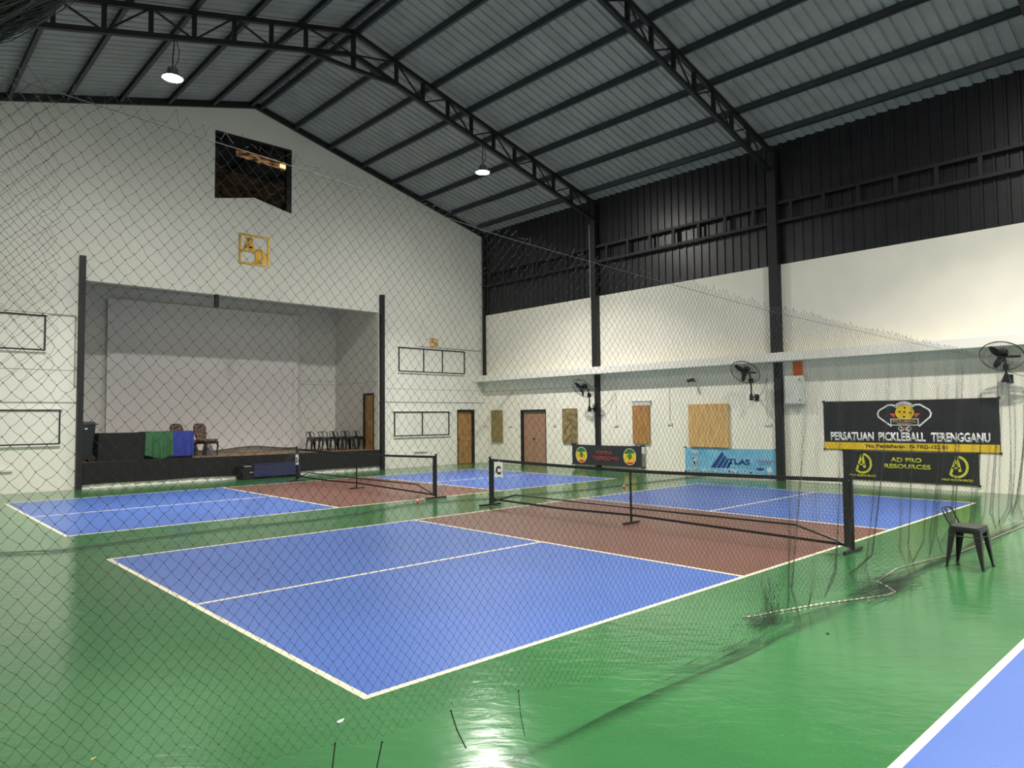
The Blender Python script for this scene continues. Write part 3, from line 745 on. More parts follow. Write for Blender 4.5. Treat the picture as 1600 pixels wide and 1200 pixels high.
flat(b4, [[(5.60 - i * 0.055, 0.46 - (i % 2) * 0.004), (5.565 - i * 0.055, 0.46), (5.565 - i * 0.055, 0.50), (5.60 - i * 0.055, 0.50)] for i in range(9)] + [[(5.52 - i * 0.055, 0.40), (5.485 - i * 0.055, 0.40), (5.485 - i * 0.055, 0.43), (5.52 - i * 0.055, 0.43)] for i in range(6)], M_PINK, 'small_print_marks')
flat(b4, [circ(5.24, 0.25, 0.075, 0.075, 20)], M_PALE, 'round_badge', d=0.027)
flat(b4, [circ(5.50, 0.26, 0.11, 0.035, 20)], M_NAVY, 'oval_badge', d=0.027)

# --- enamel box with orange cover
bx = empty('electrical_box', (XW, 4.44, 1.98), 'grey-white electrical box on the wall right of the black column', 'electrical box')
mb = MB(); mb.box(-0.2, -0.001, -0.24, 0.24, 0, 0.74); mb.build('box_body', M_BOXW, bx, bevel=0.012)
mb = MB(); mb.box(-0.215, -0.2, -0.215, 0.215, 0.03, 0.71); mb.build('box_door', M_BOXW, bx, bevel=0.006)
for z in (0.11, 0.63):
    mb = MB(); mb.box(-0.225, -0.213, -0.19, -0.15, z - 0.012, z + 0.012); mb.build('box_lock', M_INK, bx)
mb = MB(); mb.box(XW - 0.06, XW - 0.001, 4.27, 4.50, 2.721, 3.09); tag(mb.build('conduit_cover', M_ORANGE, bevel=0.005), 'orange cover strip above the grey-white electrical box', 'cover')
# --- surveillance lamp
fl = empty('wall_camera', (XW, 7.46, 2.72), 'small dark wall camera under the ledge above the pale plywood board', 'camera')
mb = MB(); mb.tube([(0, 0, 0), (-0.1, 0, 0.0), (-0.14, 0.02, 0.02)], 0.018, 8); mb.build('mount_arm', M_BLACKMETAL, fl, smooth=True)
mb = MB(); mb.tube([(-0.10, 0.0, 0.05), (-0.28, 0.06, 0.0)], 0.05, 12); mb.build('camera_body', mat('dark_camera', (60, 62, 50), 0.4), fl, smooth=True)
# --- conduits with sockets
def conduit(y, z0, z1, lab, box=True):
    c = empty('socket_outlet', (XW, y, z0), lab, 'socket', 'sockets on the banner wall')
    mb = MB(); mb.box(-0.035, -0.001, -0.09, 0.09, -0.04, 0.04); mb.build('socket_plate', M_PLASTICW, c, bevel=0.006)
    if z1: mb = MB(); mb.tube([(-0.012, 0, 0.03), (-0.012, 0, z1 - z0)], 0.012, 8); mb.build('conduit', M_PLASTICW, c, smooth=True)
conduit(8.35, 1.49, 3.09, 'white socket with a tall conduit left of the pale plywood board')
conduit(5.25, 1.47, 3.09, 'white socket with a conduit just left of the black column by the electrical box')
conduit(13.1, 1.45, 3.09, 'white socket with a conduit right of the brown double door')
conduit(10.38, 1.44, 3.09, 'white socket with a conduit between the far column and the brown plywood board')
conduit(16.79, 1.42, 0, 'small white switch in the corner left of the olive plywood board')
conduit(15.34, 1.42, 0, 'small white switch between the olive plywood board and the double door')
for (x, z, lab, up) in [(12.5, 0.55, 'long white socket strip low on the stage wall under the right window outline', 0), (0.18, 0.56, 'long white socket strip low on the stage wall at the far left', 1.4)]:
    mb = MB(); mb.box(x - 0.28, x + 0.28, YB - 0.05, YB - 0.001, z - 0.03, z + 0.03)
    if up: mb.box(x - 0.02, x + 0.02, YB - 0.03, YB - 0.001, z + 0.03, 1.10)
    tag(mb.build('socket_strip', M_PLASTICW, bevel=0.005), lab, 'socket')

# --- wall fans
def make_fan(short=False):
    PH = 0.20 if short else 0.42
    f = empty('wall_fan', (15.2, 0, 0), 'x', 'fan', 'fans on the banner wall')
    D = 0.78; Rr = D / 2
    # local frame: origin at pole foot; hub at height .62
    mb = MB(); mb.box(0.27, 0.30, -0.06, 0.06, -0.10, 0.08); mb.build('wall_plate', M_BLACKMETAL, f, bevel=0.005)
    mb = MB(); mb.beam((0.26, 0, 0.0), (-0.03, 0, 0.0), 0.04, 0.04, w2=0.05); mb.add([(-.07 if short else -.045, -.08 if short else -.045, -.09), (.05, -.08 if short else -.045, -.09), (.05, .08 if short else .045, -.09), (-.07 if short else -.045, .08 if short else .045, -.09), (-.03, -.03, .09), (.03, -.03, .09), (.03, .03, .09), (-.03, .03, .09)], [(0, 3, 2, 1), (4, 5, 6, 7), (0, 1, 5, 4), (1, 2, 6, 5), (2, 3, 7, 6), (3, 0, 4, 7)]); mb.build('wall_bracket', M_BLACKMETAL, f, bevel=0.006)
    mb = MB(); mb.tube([(0, 0, 0.05), (0, 0, PH)], 0.022, 10); mb.build('pole', M_BLACKMETAL, f, smooth=True)
    mb = MB(); mb.box(-0.045, 0.045, -0.045, 0.045, PH - 0.04, PH + 0.08); mb.tube([(0, 0, PH + 0.06), (-0.06, 0, PH + 0.18), (-0.16, 0, PH + 0.24)], 0.024, 8); mb.build('tilt_joint', M_BLACKMETAL, f)
    head = bpy.data.objects.new('fan_head', None); COL.objects.link(head); head.parent = f
    head.location = (-0.30, 0, PH + 0.24); head.rotation_euler = (0, 0, 0)
    # local of the head: +Z is the airflow axis
    head.rotation_euler = Euler((0, math.radians(-134), 0))
    mb = MB(); mb.lathe([(0.0, -0.17), (0.07, -0.17), (0.10, -0.13), (0.10, -0.03), (0.05, 0.0), (0.0, 0.0)], 20); mb.build('motor', M_BLACKMETAL, head, smooth=True)
    mb = MB()
    A = []; B = []
    for k in range(48):
        a = 2 * math.pi * k / 48; c, s_ = math.cos(a), math.sin(a)
        pf = [(0.07, 0.10), (0.2, 0.105), (0.32, 0.08), (Rr, 0.0), (0.30, -0.07), (0.10, -0.10)]
        for (r0, z0), (r1, z1) in zip(pf[:-1], pf[1:]): A.append((r0 * c, r0 * s_, z0)); B.append((r1 * c, r1 * s_, z1))
    V, F = seg_tubes(A, B, 0.0016, 4)
    mb.add([tuple(v) for v in V], [tuple(int(i) for i in q) for q in F])
    for r_, z_, t_ in ((Rr, 0, 0.007), (Rr - 0.004, 0.012, 0.005), (0.07, 0.10, 0.004), (0.2, 0.105, 0.002), (0.30, -0.07, 0.002), (0.32, 0.08, 0.002)):
        mb.tube([(r_ * math.cos(2 * math.pi * k / 40), r_ * math.sin(2 * math.pi * k / 40), z_) for k in range(40)], t_, 6, closed=True)
    mb.lathe([(0, 0.10), (0.07, 0.10), (0.06, 0.11), (0, 0.11)], 16)
    mb.build('fan_cage', M_BLACKMETAL, head, smooth=True)
    for k in range(3):
        mb = MB(); a0 = 2 * math.pi * k / 3 + 0.5; vs = []
        n = 8
        for i in range(n + 1):
            r_ = 0.05 + (Rr - 0.06 - 0.05) * i / n; wd = 0.028 + 0.035 * math.sin(math.pi * min(1, i / n * 0.9 + 0.1)); pit = 0.6 - 0.35 * i / n
            for sgn in (-1, 1):
                vs.append((r_, sgn * wd * math.cos(pit), sgn * wd * math.sin(pit) + 0.03))
        mb.add(vs, [(2 * i, 2 * i + 1, 2 * i + 3, 2 * i + 2) for i in range(n)])
        mb.xform(Matrix.Rotation(a0, 4, 'Z'))
        mb.build('fan_blade', M_BLACKMETAL, head, smooth=True, solid=0.004)
    return f
fan = make_fan()
fan['label'] = 'black wall fan near the far column, above the mouldy plywood board'; fan.location = (15.2, 11.25, 1.98)
f2 = copy_tree(fan); f2['label'] = 'black wall fan above the blue banner, left of the electrical box'; f2.location = (15.2, 5.55, 2.2)
f3 = make_fan(True); f3['label'] = 'black wall fan above the right end of the large banner'; f3.location = (15.2, -0.17, 2.44)
# fan cords
for fy, fz, cy in ((11.25, 1.98, 10.40), (5.55, 2.2, 5.26), (-0.17, 2.44, -0.9)):
    mb = MB(); pts = []
    for k in range(11):
        t = k / 10; pts.append((15.22 + 0.25 * t, fy - 0.04 + (cy - fy) * t, fz + 0.15 + (0.35 * t) - 0.28 * math.sin(math.pi * t)))
    mb.tube(pts, 0.006, 6)
    tag(mb.build('power_cord', M_WEB, smooth=True), {11.25: 'thin black cord looping from the far wall fan to a conduit', 5.55: 'thin black cord looping from the middle wall fan to a conduit', -0.17: 'thin black cord running right from the nearest wall fan'}[fy], 'cord')

# ============================================================ GOLD EMBLEMS
def emblem(x0, x1, z0, z1, m, lab):
    e = empty('wall_emblem', ((x0 + x1) / 2, YB, (z0 + z1) / 2), lab, 'emblem')
    W = x1 - x0; H = z1 - z0; bw = W * 0.055
    mb = MB(); f = lambda a, b, d: (a, YB - d, b)
    for p in ([(x0, z0), (x1, z0), (x1, z0 + bw), (x0, z0 + bw)], [(x0, z1 - bw), (x1, z1 - bw), (x1, z1), (x0, z1)], [(x0, z0 + bw), (x0 + bw, z0 + bw), (x0 + bw, z1 - bw), (x0, z1 - bw)], [(x1 - bw, z0 + bw), (x1, z0 + bw), (x1, z1 - bw), (x1 - bw, z1 - bw)]):
        mb.prism(p, f, 0, 0.03)
    at(e, mb).build('square_border', m, e)
    # serif A, upper left
    P = lambda u, v: (x0 + W * u, z0 + H * v)
    mb = MB()
    for p in ([(0.12, 0.47), (0.19, 0.47), (0.32, 0.80), (0.28, 0.86)], [(0.26, 0.86), (0.40, 0.86), (0.53, 0.47), (0.35, 0.47)], [(0.08, 0.41), (0.27, 0.41), (0.27, 0.47), (0.08, 0.47)], [(0.32, 0.41), (0.55, 0.41), (0.55, 0.47), (0.32, 0.47)], [(0.18, 0.54), (0.42, 0.54), (0.42, 0.60), (0.18, 0.60)], [(0.20, 0.84), (0.42, 0.84), (0.42, 0.90), (0.20, 0.90)]):
        mb.prism([P(*q) for q in p], f, 0, 0.034)
    at(e, mb).build('letter_a', m, e)
    mb = MB()
    mb.prism([P(0.53, 0.12), P(0.70, 0.12), P(0.70, 0.50), P(0.53, 0.50)], f, 0, 0.038)
    mb.prism([P(0.45, 0.08), P(0.72, 0.08), P(0.72, 0.13), P(0.45, 0.13)], f, 0, 0.038)
    mb.prism([P(0.58, 0.48), P(0.72, 0.48), P(0.72, 0.54), P(0.58, 0.54)], f, 0, 0.038)
    out = [(0.68 + 0.24 * math.sin(math.pi * k / 14), 0.31 - 0.23 * math.cos(math.pi * k / 14)) for k in range(15)]
    inn = [(0.70 + 0.07 * math.sin(math.pi * k / 14), 0.31 - 0.17 * math.cos(math.pi * k / 14)) for k in range(15)]
    for k in range(14): mb.prism([P(*out[k]), P(*out[k + 1]), P(*inn[k + 1]), P(*inn[k])], f, 0, 0.038)
    at(e, mb).build('letter_d', m, e)
emblem(5.89, 6.83, 6.41, 7.33, M_GOLD, 'large gold square AD emblem high on the stage wall below the gable window')
emblem(12.92, 13.27, 4.36, 4.65, M_GOLD2, 'small amber AD emblem above the upper right window outline')

# ============================================================ STAGE FURNITURE
def drape(name, x0, x1, y0, y1, zt, zb, m, lab, cat, amp=0.015, freq=24, wave=None, parent=None, extra=None):
    """cloth over a box: top plus front and both sides"""
    pts = []
    per = []
    n1 = 60; n2 = 24
    for i in range(n2 + 1): per.append((x0, y1 + (y0 - y1) * i / n2, (-1, 0)))
    for i in range(1, n1 + 1): per.append((x0 + (x1 - x0) * i / n1, y0, (0, -1)))
    for i in range(1, n2 + 1): per.append((x1, y0 + (y1 - y0) * i / n2, (1, 0)))
    K = 10; N = len(per); vs = []
    for j in range(K + 1):
        t = j / K
        for i, (x, y, nn) in enumerate(per):
            s_ = i * 0.02 * freq * 0.3
            a = amp * t * (math.sin(s_) + 0.5 * math.sin(2.3 * s_ + 1)) + amp * 0.6 * t
            zz = zt + (zb - zt) * t
            if wave: zz += wave(i / N) * t
            vs.append((x + nn[0] * a, y + nn[1] * a, zz))
    fs = [(j * N + i, j * N + i + 1, (j + 1) * N + i + 1, (j + 1) * N + i) for j in range(K) for i in range(N - 1)]
    mb = MB(); mb.add(vs, fs)
    k = len(mb.v); mb.add([(x0, y0, zt), (x1, y0, zt), (x1, y1, zt), (x0, y1, zt)], [(0, 1, 2, 3)])
    o = mb.build(name, m, parent, smooth=True, solid=0.006)
    if lab: tag(o, lab, cat)
    return o
def draped_table(x0, x1, y0, y1, h, m, lab):
    t = empty('draped_table', ((x0 + x1) / 2, (y0 + y1) / 2, ZS), lab, 'table', 'tables at the front of the stage')
    wx, wy = (x1 - x0) / 2, (y1 - y0) / 2
    mb = MB(); mb.box(-wx, wx, -wy, wy, h - 0.03, h); mb.build('tabletop', M_TRIM, t, bevel=0.005)
    for sx in (-1, 1):
        for sy in (-1, 1):
            mb = MB(); mb.tube([(sx * (wx - 0.08), sy * (wy - 0.07), 0), (sx * (wx - 0.08), sy * (wy - 0.07), h - 0.03)], 0.015, 8); mb.build('leg', M_BLACKMETAL, t, smooth=True)
    o = drape('tablecloth', -wx - 0.01, wx + 0.01, -wy - 0.01, wy + 0.01, h + 0.006, 0.01, m, None, None, parent=t)
    return t
draped_table(2.34, 3.44, 17.12, 17.7, 0.74, M_BLACKCLOTH, 'table fully covered in black cloth beside the wheelie bin on the stage')
draped_table(3.50, 4.68, 17.12, 17.7, 0.745, mat('black_cloth_two', (24, 24, 27), 0.9), 'table under the green and blue cloths on the stage')
drape('green_cloth', 3.46, 4.16, 17.07, 17.74, 1.427, 0.735, mat('green_satin', (44, 92, 56), 0.45, noise=0.1), 'dark green satin cloth draped in swags over the stage table', 'cloth', amp=0.035, freq=40, wave=lambda s: 0.05 * math.sin(9 * s))
drape('blue_cloth', 4.17, 4.72, 17.07, 17.74, 1.43, 0.73, mat('royal_blue_satin', (38, 52, 140), 0.5, noise=0.1), 'royal blue cloth hanging over the right end of the stage table', 'cloth', amp=0.02, freq=50)
# wheelie bin
bn = empty('wheelie_bin', (2.05, 17.45, ZS), 'tall black wheelie bin behind the left stage post', 'bin')
mb = MB(); mb.add([(-0.17, -0.2, 0.04), (0.17, -0.2, 0.04), (0.17, 0.2, 0.04), (-0.17, 0.2, 0.04), (-0.235, -0.26, 0.98), (0.235, -0.26, 0.98), (0.235, 0.26, 0.98), (-0.235, 0.26, 0.98)], [(0, 3, 2, 1), (4, 5, 6, 7), (0, 1, 5, 4), (1, 2, 6, 5), (2, 3, 7, 6), (3, 0, 4, 7)])
mb.build('bin_body', mat('bin_plastic', (24, 25, 30), 0.5), bn, bevel=0.03)
mb = MB(); mb.add([(-0.26, -0.28, 0.98), (0.26, -0.28, 0.98), (0.26, 0.28, 0.98), (-0.26, 0.28, 0.98), (-0.22, -0.22, 1.07), (0.20, -0.22, 1.06), (0.20, 0.24, 1.06), (-0.22, 0.24, 1.07)], [(0, 3, 2, 1), (4, 5, 6, 7), (0, 1, 5, 4), (1, 2, 6, 5), (2, 3, 7, 6), (3, 0, 4, 7)])
mb.tube([(0.26, -0.16, 1.0), (0.31, -0.16, 0.99), (0.31, 0.16, 0.99), (0.26, 0.16, 1.0)], 0.014, 8); mb.build('bin_lid', MATS['bin_plastic'], bn, bevel=0.01)
mb = MB(); mb.box(-0.02, 0.04, -0.262, -0.25, 0.86, 0.89); mb.build('sticker', M_SIGNW, bn)
for s_ in (-1, 1):
    mb = MB(); mb.lathe([(0, -0.02), (0.09, -0.02), (0.09, 0.02), (0, 0.02)], 18, Matrix.Translation((0.15, s_ * 0.21, 0.09)) @ Matrix.Rotation(math.pi / 2, 4, 'X')); mb.build('wheel', M_BLACKMETAL, bn, smooth=True)

# ornate chairs
M_DAMASK = mat('damask_upholstery', (56, 36, 30), 0.7, col2=(150, 128, 104), nscale=26, thr=(0.5, 0.58))
M_MAHOG = mat('dark_mahogany', (44, 24, 20), 0.35)
def ornate():
    c = empty('upholstered_chair', (0, 0, 0), 'x', 'chair', 'ornate chairs on the stage')
    # faces -Y locally, seat .47
    mb = MB(); mb.box(-0.24, 0.24, -0.24, 0.22, 0.42, 0.50); mb.build('seat', M_DAMASK, c, bevel=0.03)
    mb = MB(); mb.box(-0.25, 0.25, -0.25, 0.23, 0.36, 0.42); mb.build('seat_frame', M_MAHOG, c, bevel=0.01)
    outline = [(-0.17, 0.52), (0.17, 0.52), (0.20, 0.66), (0.215, 0.82), (0.19, 0.90), (0.12, 0.945), (0, 0.95), (-0.12, 0.945), (-0.19, 0.90), (-0.215, 0.82), (-0.20, 0.66)]
    fn = lambda a, b, d: (a, 0.20 + d + (b - 0.5) * 0.22, b)
    mb = MB(); mb.prism(outline, fn, -0.03, 0.02); mb.build('backrest', M_DAMASK, c, bevel=0.015)
    mb = MB(); mb.tube([fn(a, b, 0.0) for a, b in [(x * 1.05, z * 1.01) for x, z in outline]], 0.018, 8, closed=True); mb.build('back_frame', M_MAHOG, c, smooth=True)
    for sx in (-1, 1):
        mb = MB(); mb.tube([(sx * 0.21, -0.21, 0.38), (sx * 0.235, -0.235, 0.30), (sx * 0.215, -0.22, 0.15), (sx * 0.21, -0.215, 0.05), (sx * 0.23, -0.235, 0.0)], [0.03, 0.028, 0.017, 0.012, 0.018], 8); mb.build('leg', M_MAHOG, c, smooth=True)
        mb = MB(); mb.tube([(sx * 0.20, 0.19, 0.40), (sx * 0.20, 0.20, 0.2), (sx * 0.20, 0.25, 0.0)], [0.022, 0.018, 0.015], 8); mb.build('leg', M_MAHOG, c, smooth=True)
    return c
oc = ornate(); oc['label'] = 'ornate brown damask chair on the stage, partly hidden by the blue cloth'; oc.location = (4.78, 18.15, ZS); oc.rotation_euler = (0, 0, math.radians(25))
o2 = copy_tree(oc); o2['label'] = 'ornate brown damask chair on the stage, fully visible right of the blue cloth'; o2.location = (5.43, 18.1, ZS); o2.rotation_euler = (0, 0, math.radians(24))
# grey bundles behind the chairs
mb = MB(); vs = []
for i, (x, z, r) in enumerate([(5.00, 0.86, 0.16), (5.45, 0.86, 0.155)]):
    m_ = MB(); m_.lathe([(0.0, -0.2), (r, -0.2), (r * 1.05, -0.05), (r * .8, 0.1), (r * .35, 0.2), (0, 0.21)], 14)
    m_.v = [(v[0] * (1 + 0.12 * math.sin(5 * v[2] * 10 + v[1] * 20)), v[1] * 0.8, v[2]) for v in m_.v]
    o = m_.build('plastic_sack', mat('grey_sack', (112, 112, 116), 0.5), smooth=True); o.location = (x + 0.25, 18.75, z)
    tag(o, ['grey plastic sack on the stage behind the left ornate chair', 'grey plastic sack on the stage behind the right ornate chair'][i], 'sack', 'sacks behind the ornate chairs')

# low-back metal stools
M_SEATPAD = mat('dark_seat_pad', (34, 30, 28), 0.5, noise=0.1)
M_STOOL = mat('stool_black_paint', (13, 13, 15), 0.38)
def stool():
    c = empty('metal_stool', (0, 0, 0), 'x', 'stool', None)
    # back is towards +Y
    def rrect(h, r, z, n=5):
        out = []
        for cx, cy, a0 in ((h - r, h - r, 0), (-h + r, h - r, 90), (-h + r, -h + r, 180), (h - r, -h + r, 270)):
            for k in range(n): a = math.radians(a0 + 90 * k / (n - 1)); out.append((cx + r * math.cos(a), cy + r * math.sin(a), z))
        return out
    def loft(rings, m, name, bevel=0):
        mb = MB(); n = len(rings[0]); vs = [p for r in rings for p in r]
        fs = [(j * n + i, j * n + (i + 1) % n, (j + 1) * n + (i + 1) % n, (j + 1) * n + i) for j in range(len(rings) - 1) for i in range(n)]
        fs.append(tuple(range(n - 1, -1, -1))); fs.append(tuple((len(rings) - 1) * n + i for i in range(n)))
        mb.add(vs, fs); return mb.build(name, m, c, smooth=True)
    loft([rrect(0.145, 0.03, 0.385), rrect(0.155, 0.035, 0.43), rrect(0.15, 0.035, 0.44)], M_STOOL, 'seat_frame')
    loft([rrect(0.150, 0.04, 0.437), rrect(0.156, 0.04, 0.447), rrect(0.150, 0.04, 0.458), rrect(0.12, 0.03, 0.462)], M_SEATPAD, 'seat')
    for sx in (-1, 1):
        for sy in (-1, 1):
            top = Vector((sx * 0.150, sy * 0.150, 0.43)); bot = Vector((sx * 0.185, sy * 0.185, 0.0))
            # folded sheet leg: an L profile, wide at the top, narrow at the foot
            mb = MB(); t = 0.004; vs = []
            for p, w_ in ((top, 0.075), (top.lerp(bot, 0.5), 0.052), (bot, 0.022)):
                a = p; b = p - Vector((sx * w_, 0, 0)); d = p - Vector((0, sy * w_, 0))
                bi = b - Vector((0, sy * t, 0)); ci = a - Vector((sx * t, sy * t, 0)); di = d - Vector((sx * t, 0, 0))
                vs += [b, a, d, di, ci, bi]
            fs = []
            for j in range(2):
                for i in range(6): fs.append((j * 6 + i, j * 6 + (i + 1) % 6, (j + 1) * 6 + (i + 1) % 6, (j + 1) * 6 + i))
            fs += [(0, 1, 4, 5), (1, 2, 3, 4), (12, 13, 16, 17), (13, 14, 15, 16)]
            mb.add(vs, fs); lg = mb.build('leg', M_STOOL, c)
            mb = MB(); mb.box(bot.x - 0.014 - sx * .008, bot.x + 0.014 - sx * .008, bot.y - 0.014 - sy * .008, bot.y + 0.014 - sy * .008, 0, 0.012); mb.build('foot_cap', M_WEB, lg)
    for k in range(4):
        a = [(-1, -1), (1, -1), (1, 1), (-1, 1)]; p, q_ = a[k], a[(k + 1) % 4]
        mb = MB(); s0 = 0.152; mb.tube([(p[0] * s0, p[1] * s0, 0.345), (q_[0] * s0, q_[1] * s0, 0.345)], 0.006, 6); mb.build('stretcher', M_STOOL, c, smooth=True)
    # low back: bent tube plus centre splat
    pts = [(-0.145, 0.12, 0.43), (-0.150, 0.165, 0.52), (-0.152, 0.20, 0.60), (-0.14, 0.213, 0.622), (-0.11, 0.225, 0.632), (0, 0.235, 0.635), (0.11, 0.225, 0.632), (0.14, 0.213, 0.622), (0.152, 0.20, 0.60), (0.150, 0.165, 0.52), (0.145, 0.12, 0.43)]
    mb = MB(); mb.tube(pts, 0.009, 8); mb.build('back_frame', M_STOOL, c, smooth=True)
    mb = MB(); mb.beam((0, 0.14, 0.43), (0, 0.228, 0.63), 0.085, 0.005, up=(0, 1, 0.4), w2=0.06); mb.build('back_splat', M_STOOL, c)
    return c
st = stool(); st['label'] = 'black metal stool with a low back by the hanging net in front of the banners'
st.location = (6.82, -1.50, 0); st.rotation_euler = (0, 0, math.radians(-2))
k = 0
lab5 = ['leftmost', 'second from the left', 'middle', 'second from the right', 'rightmost']
lab4 = ['leftmost', 'second from the left', 'second from the right', 'rightmost']
for row, (Y, X0, n, labs) in enumerate([(17.95, 8.86, 5, lab5), (18.42, 9.1, 4, lab4)]):
    for i in range(n):
        s2 = copy_tree(st); s2['group'] = 'black stools on the stage'
        s2['label'] = 'black metal stool on the stage, %s in the %s row' % (labs[i], ['front', 'rear'][row])
        s2.location = (X0 + 0.44 * i, Y, ZS); s2.rotation_euler = (0, 0, math.radians([4, -6, 3, -3, 7][i] + row * 3))

# navy step bench in front of the stage
be = empty('step_bench', (6.73, 16.3, 0), 'low black step box with a navy cover in front of the stage', 'step')
mb = MB(); mb.box(-0.89, 0.88, 0.0, 0.5, 0, 0.40); mb.build('step_body', M_BLACKCLOTH, be, bevel=0.01)
mb = MB(); mb.box(-0.58, 0.86, -0.03, 0.5, 0.401, 0.43); mb.box(-0.58, 0.86, -0.03, -0.002, 0.06, 0.43); mb.build('navy_cover', mat('navy_vinyl', (40, 42, 78), 0.4, noise=0.15, nscale=5), be, bevel=0.01)
mb = MB(); mb.box(-0.87, -0.66, -0.012, -0.001, 0.38, 0.392); mb.box(-0.70, -0.6, -0.012, -0.001, 0.2, 0.21); mb.build('edge_strip', M_TRIM, be)

# ============================================================ PORTABLE COURT NETS
M_MESH = mat('court_net_mesh', (26, 28, 30), 0.7)
def court_net(y0, y1, xc, lab, seed):
    t = empty('pickleball_net', (xc, (y0 + y1) / 2, 0), lab, 'net', 'portable court nets')
    L = y1 - y0; h = L / 2
    for sy in (-1, 1):
        mb = MB(); mb.tube([(0, sy * h, 0.02), (0, sy * h, 0.94)], 0.022, 10); mb.lathe([(0.024, 0.93), (0.024, 0.955), (0, 0.958)], 10, Matrix.Translation((0, sy * h, 0))); mb.build('net_post', M_BLACKMETAL, t, smooth=True)
        mb = MB(); mb.tube([(-0.27, sy * h, 0.025), (0.27, sy * h, 0.025)], 0.02, 10); mb.build('base_foot', M_BLACKMETAL, t, smooth=True)
        # black fabric sleeve around the end post
        mb = MB(); mb.box(-0.014, 0.014, sy * h - (0.10 if sy > 0 else -0.0), sy * h + (0.0 if sy > 0 else 0.10), 0.06, 0.88); mb.build('net_sleeve', M_WEB, t)
        mb = MB(); mb.tube([(0, sy * h, 0.05), (0, sy * (h - 0.22), 0.13), (0, sy * (h - 0.72), 0.265)], 0.014, 8); mb.build('corner_brace', M_BLACKMETAL, t, smooth=True)
    mb = MB(); mb.tube([(0, -h + 0.72, 0.265), (0, 0, 0.255), (0, h - 0.72, 0.265)], 0.013, 8); mb.build('base_bar', M_BLACKMETAL, t, smooth=True)
    mb = MB(); mb.tube([(0, 0, 0.02), (0, 0, 0.86)], 0.018, 10); mb.build('centre_post', M_BLACKMETAL, t, smooth=True)
    mb = MB(); mb.tube([(-0.2, 0, 0.022), (0.2, 0, 0.022)], 0.018, 10); mb.build('base_foot', M_BLACKMETAL, t, smooth=True)
    zt = lambda y: 0.865 + 0.05 * (abs(y) / h) ** 1.3
    zb = lambda y: (0.06 + 0.06 * (1 - (abs(y) / h)) + (0.10 * max(0, y / h - 0.45) if True else 0))
    ys_ = np.linspace(-h + 0.03, h - 0.03, 60)
    mb = MB(); n = len(ys_); mb.add([(-0.008, y, zt(y) - 0.05) for y in ys_] + [(-0.008, y, zt(y)) for y in ys_] + [(0.008, y, zt(y) - 0.05) for y in ys_] + [(0.008, y, zt(y)) for y in ys_],
          [(i, i + 1, n + i + 1, n + i) for i in range(n - 1)] + [(2 * n + i, 2 * n + i + 1, 3 * n + i + 1, 3 * n + i) for i in range(n - 1)] + [(n + i, n + i + 1, 3 * n + i + 1, 3 * n + i) for i in range(n - 1)] + [(i, i + 1, 2 * n + i + 1, 2 * n + i) for i in range(n - 1)])
    mb.build('top_tape', M_WEB, t)
    mb = MB(); mb.add([(0.02, y, zb(y)) for y in ys_] + [(0.02, y, zb(y) + 0.035) for y in ys_], [(i, i + 1, n + i + 1, n + i) for i in range(n - 1)])
    mb.build('bottom_tape', M_WEB, t, solid=0.006)
    # square mesh
    A = []; B = []
    ny_, nz_ = int(L / 0.045), 18
    rg = np.random.default_rng(seed)
    yy = np.linspace(-h + 0.1, h - 0.1, ny_)
    G = np.zeros((ny_, nz_ + 1, 3))
    for i, y in enumerate(yy):
        for j in range(nz_ + 1):
            v = j / nz_; G[i, j] = (0.02 * (1 - v) + 0.004 * math.sin(i * 0.7 + j), y + rg.normal(0, 0.002), zb(y) + 0.02 + (zt(y) - 0.05 - zb(y) - 0.02) * v + rg.normal(0, 0.002))
    A = np.concatenate([G[:-1].reshape(-1, 3), G[:, :-1].reshape(-1, 3)]); B = np.concatenate([G[1:].reshape(-1, 3), G[:, 1:].reshape(-1, 3)])
    V, F = seg_tubes(A, B, 0.0011, 3)
    fast_mesh('net_mesh', V, F, M_MESH, t)
    return t
def sign(ch, y, z, xc, w_, h_, lab):
    s_ = empty('court_sign', (xc - 0.035, y, z), lab, 'sign')
    mb = MB(); mb.box(-0.003, 0.003, -w_ / 2, w_ / 2, -h_ / 2, h_ / 2); mb.build('sign_card', M_SIGNW, s_)
    text(ch, s_, Vector((xc - 0.042, y, z - 0.01)), ROT_R, w_ * 0.62, h_ * 0.55, M_INK, bold=0.05)
    mb = MB(); mb.tube([(0.0, 0.0, h_ / 2), (0.02, 0.0, h_ / 2 + 0.03)], 0.003, 6); mb.build('hanging_tie', M_SIGNW, s_)
court_net(-0.27, 6.55, 6.75, 'portable black net across the nearer court, tagged C', 1)
court_net(8.30, 14.82, 6.75, 'portable black net across the farther court, tagged D', 2)
sign('C', 6.26, 0.72, 6.75, 0.23, 0.29, 'white card with the letter C hanging at the far end of the nearer court net')
sign('D', 14.72, 0.60, 6.75, 0.17, 0.28, 'white card with the letter D hanging at the far end of the farther court net')

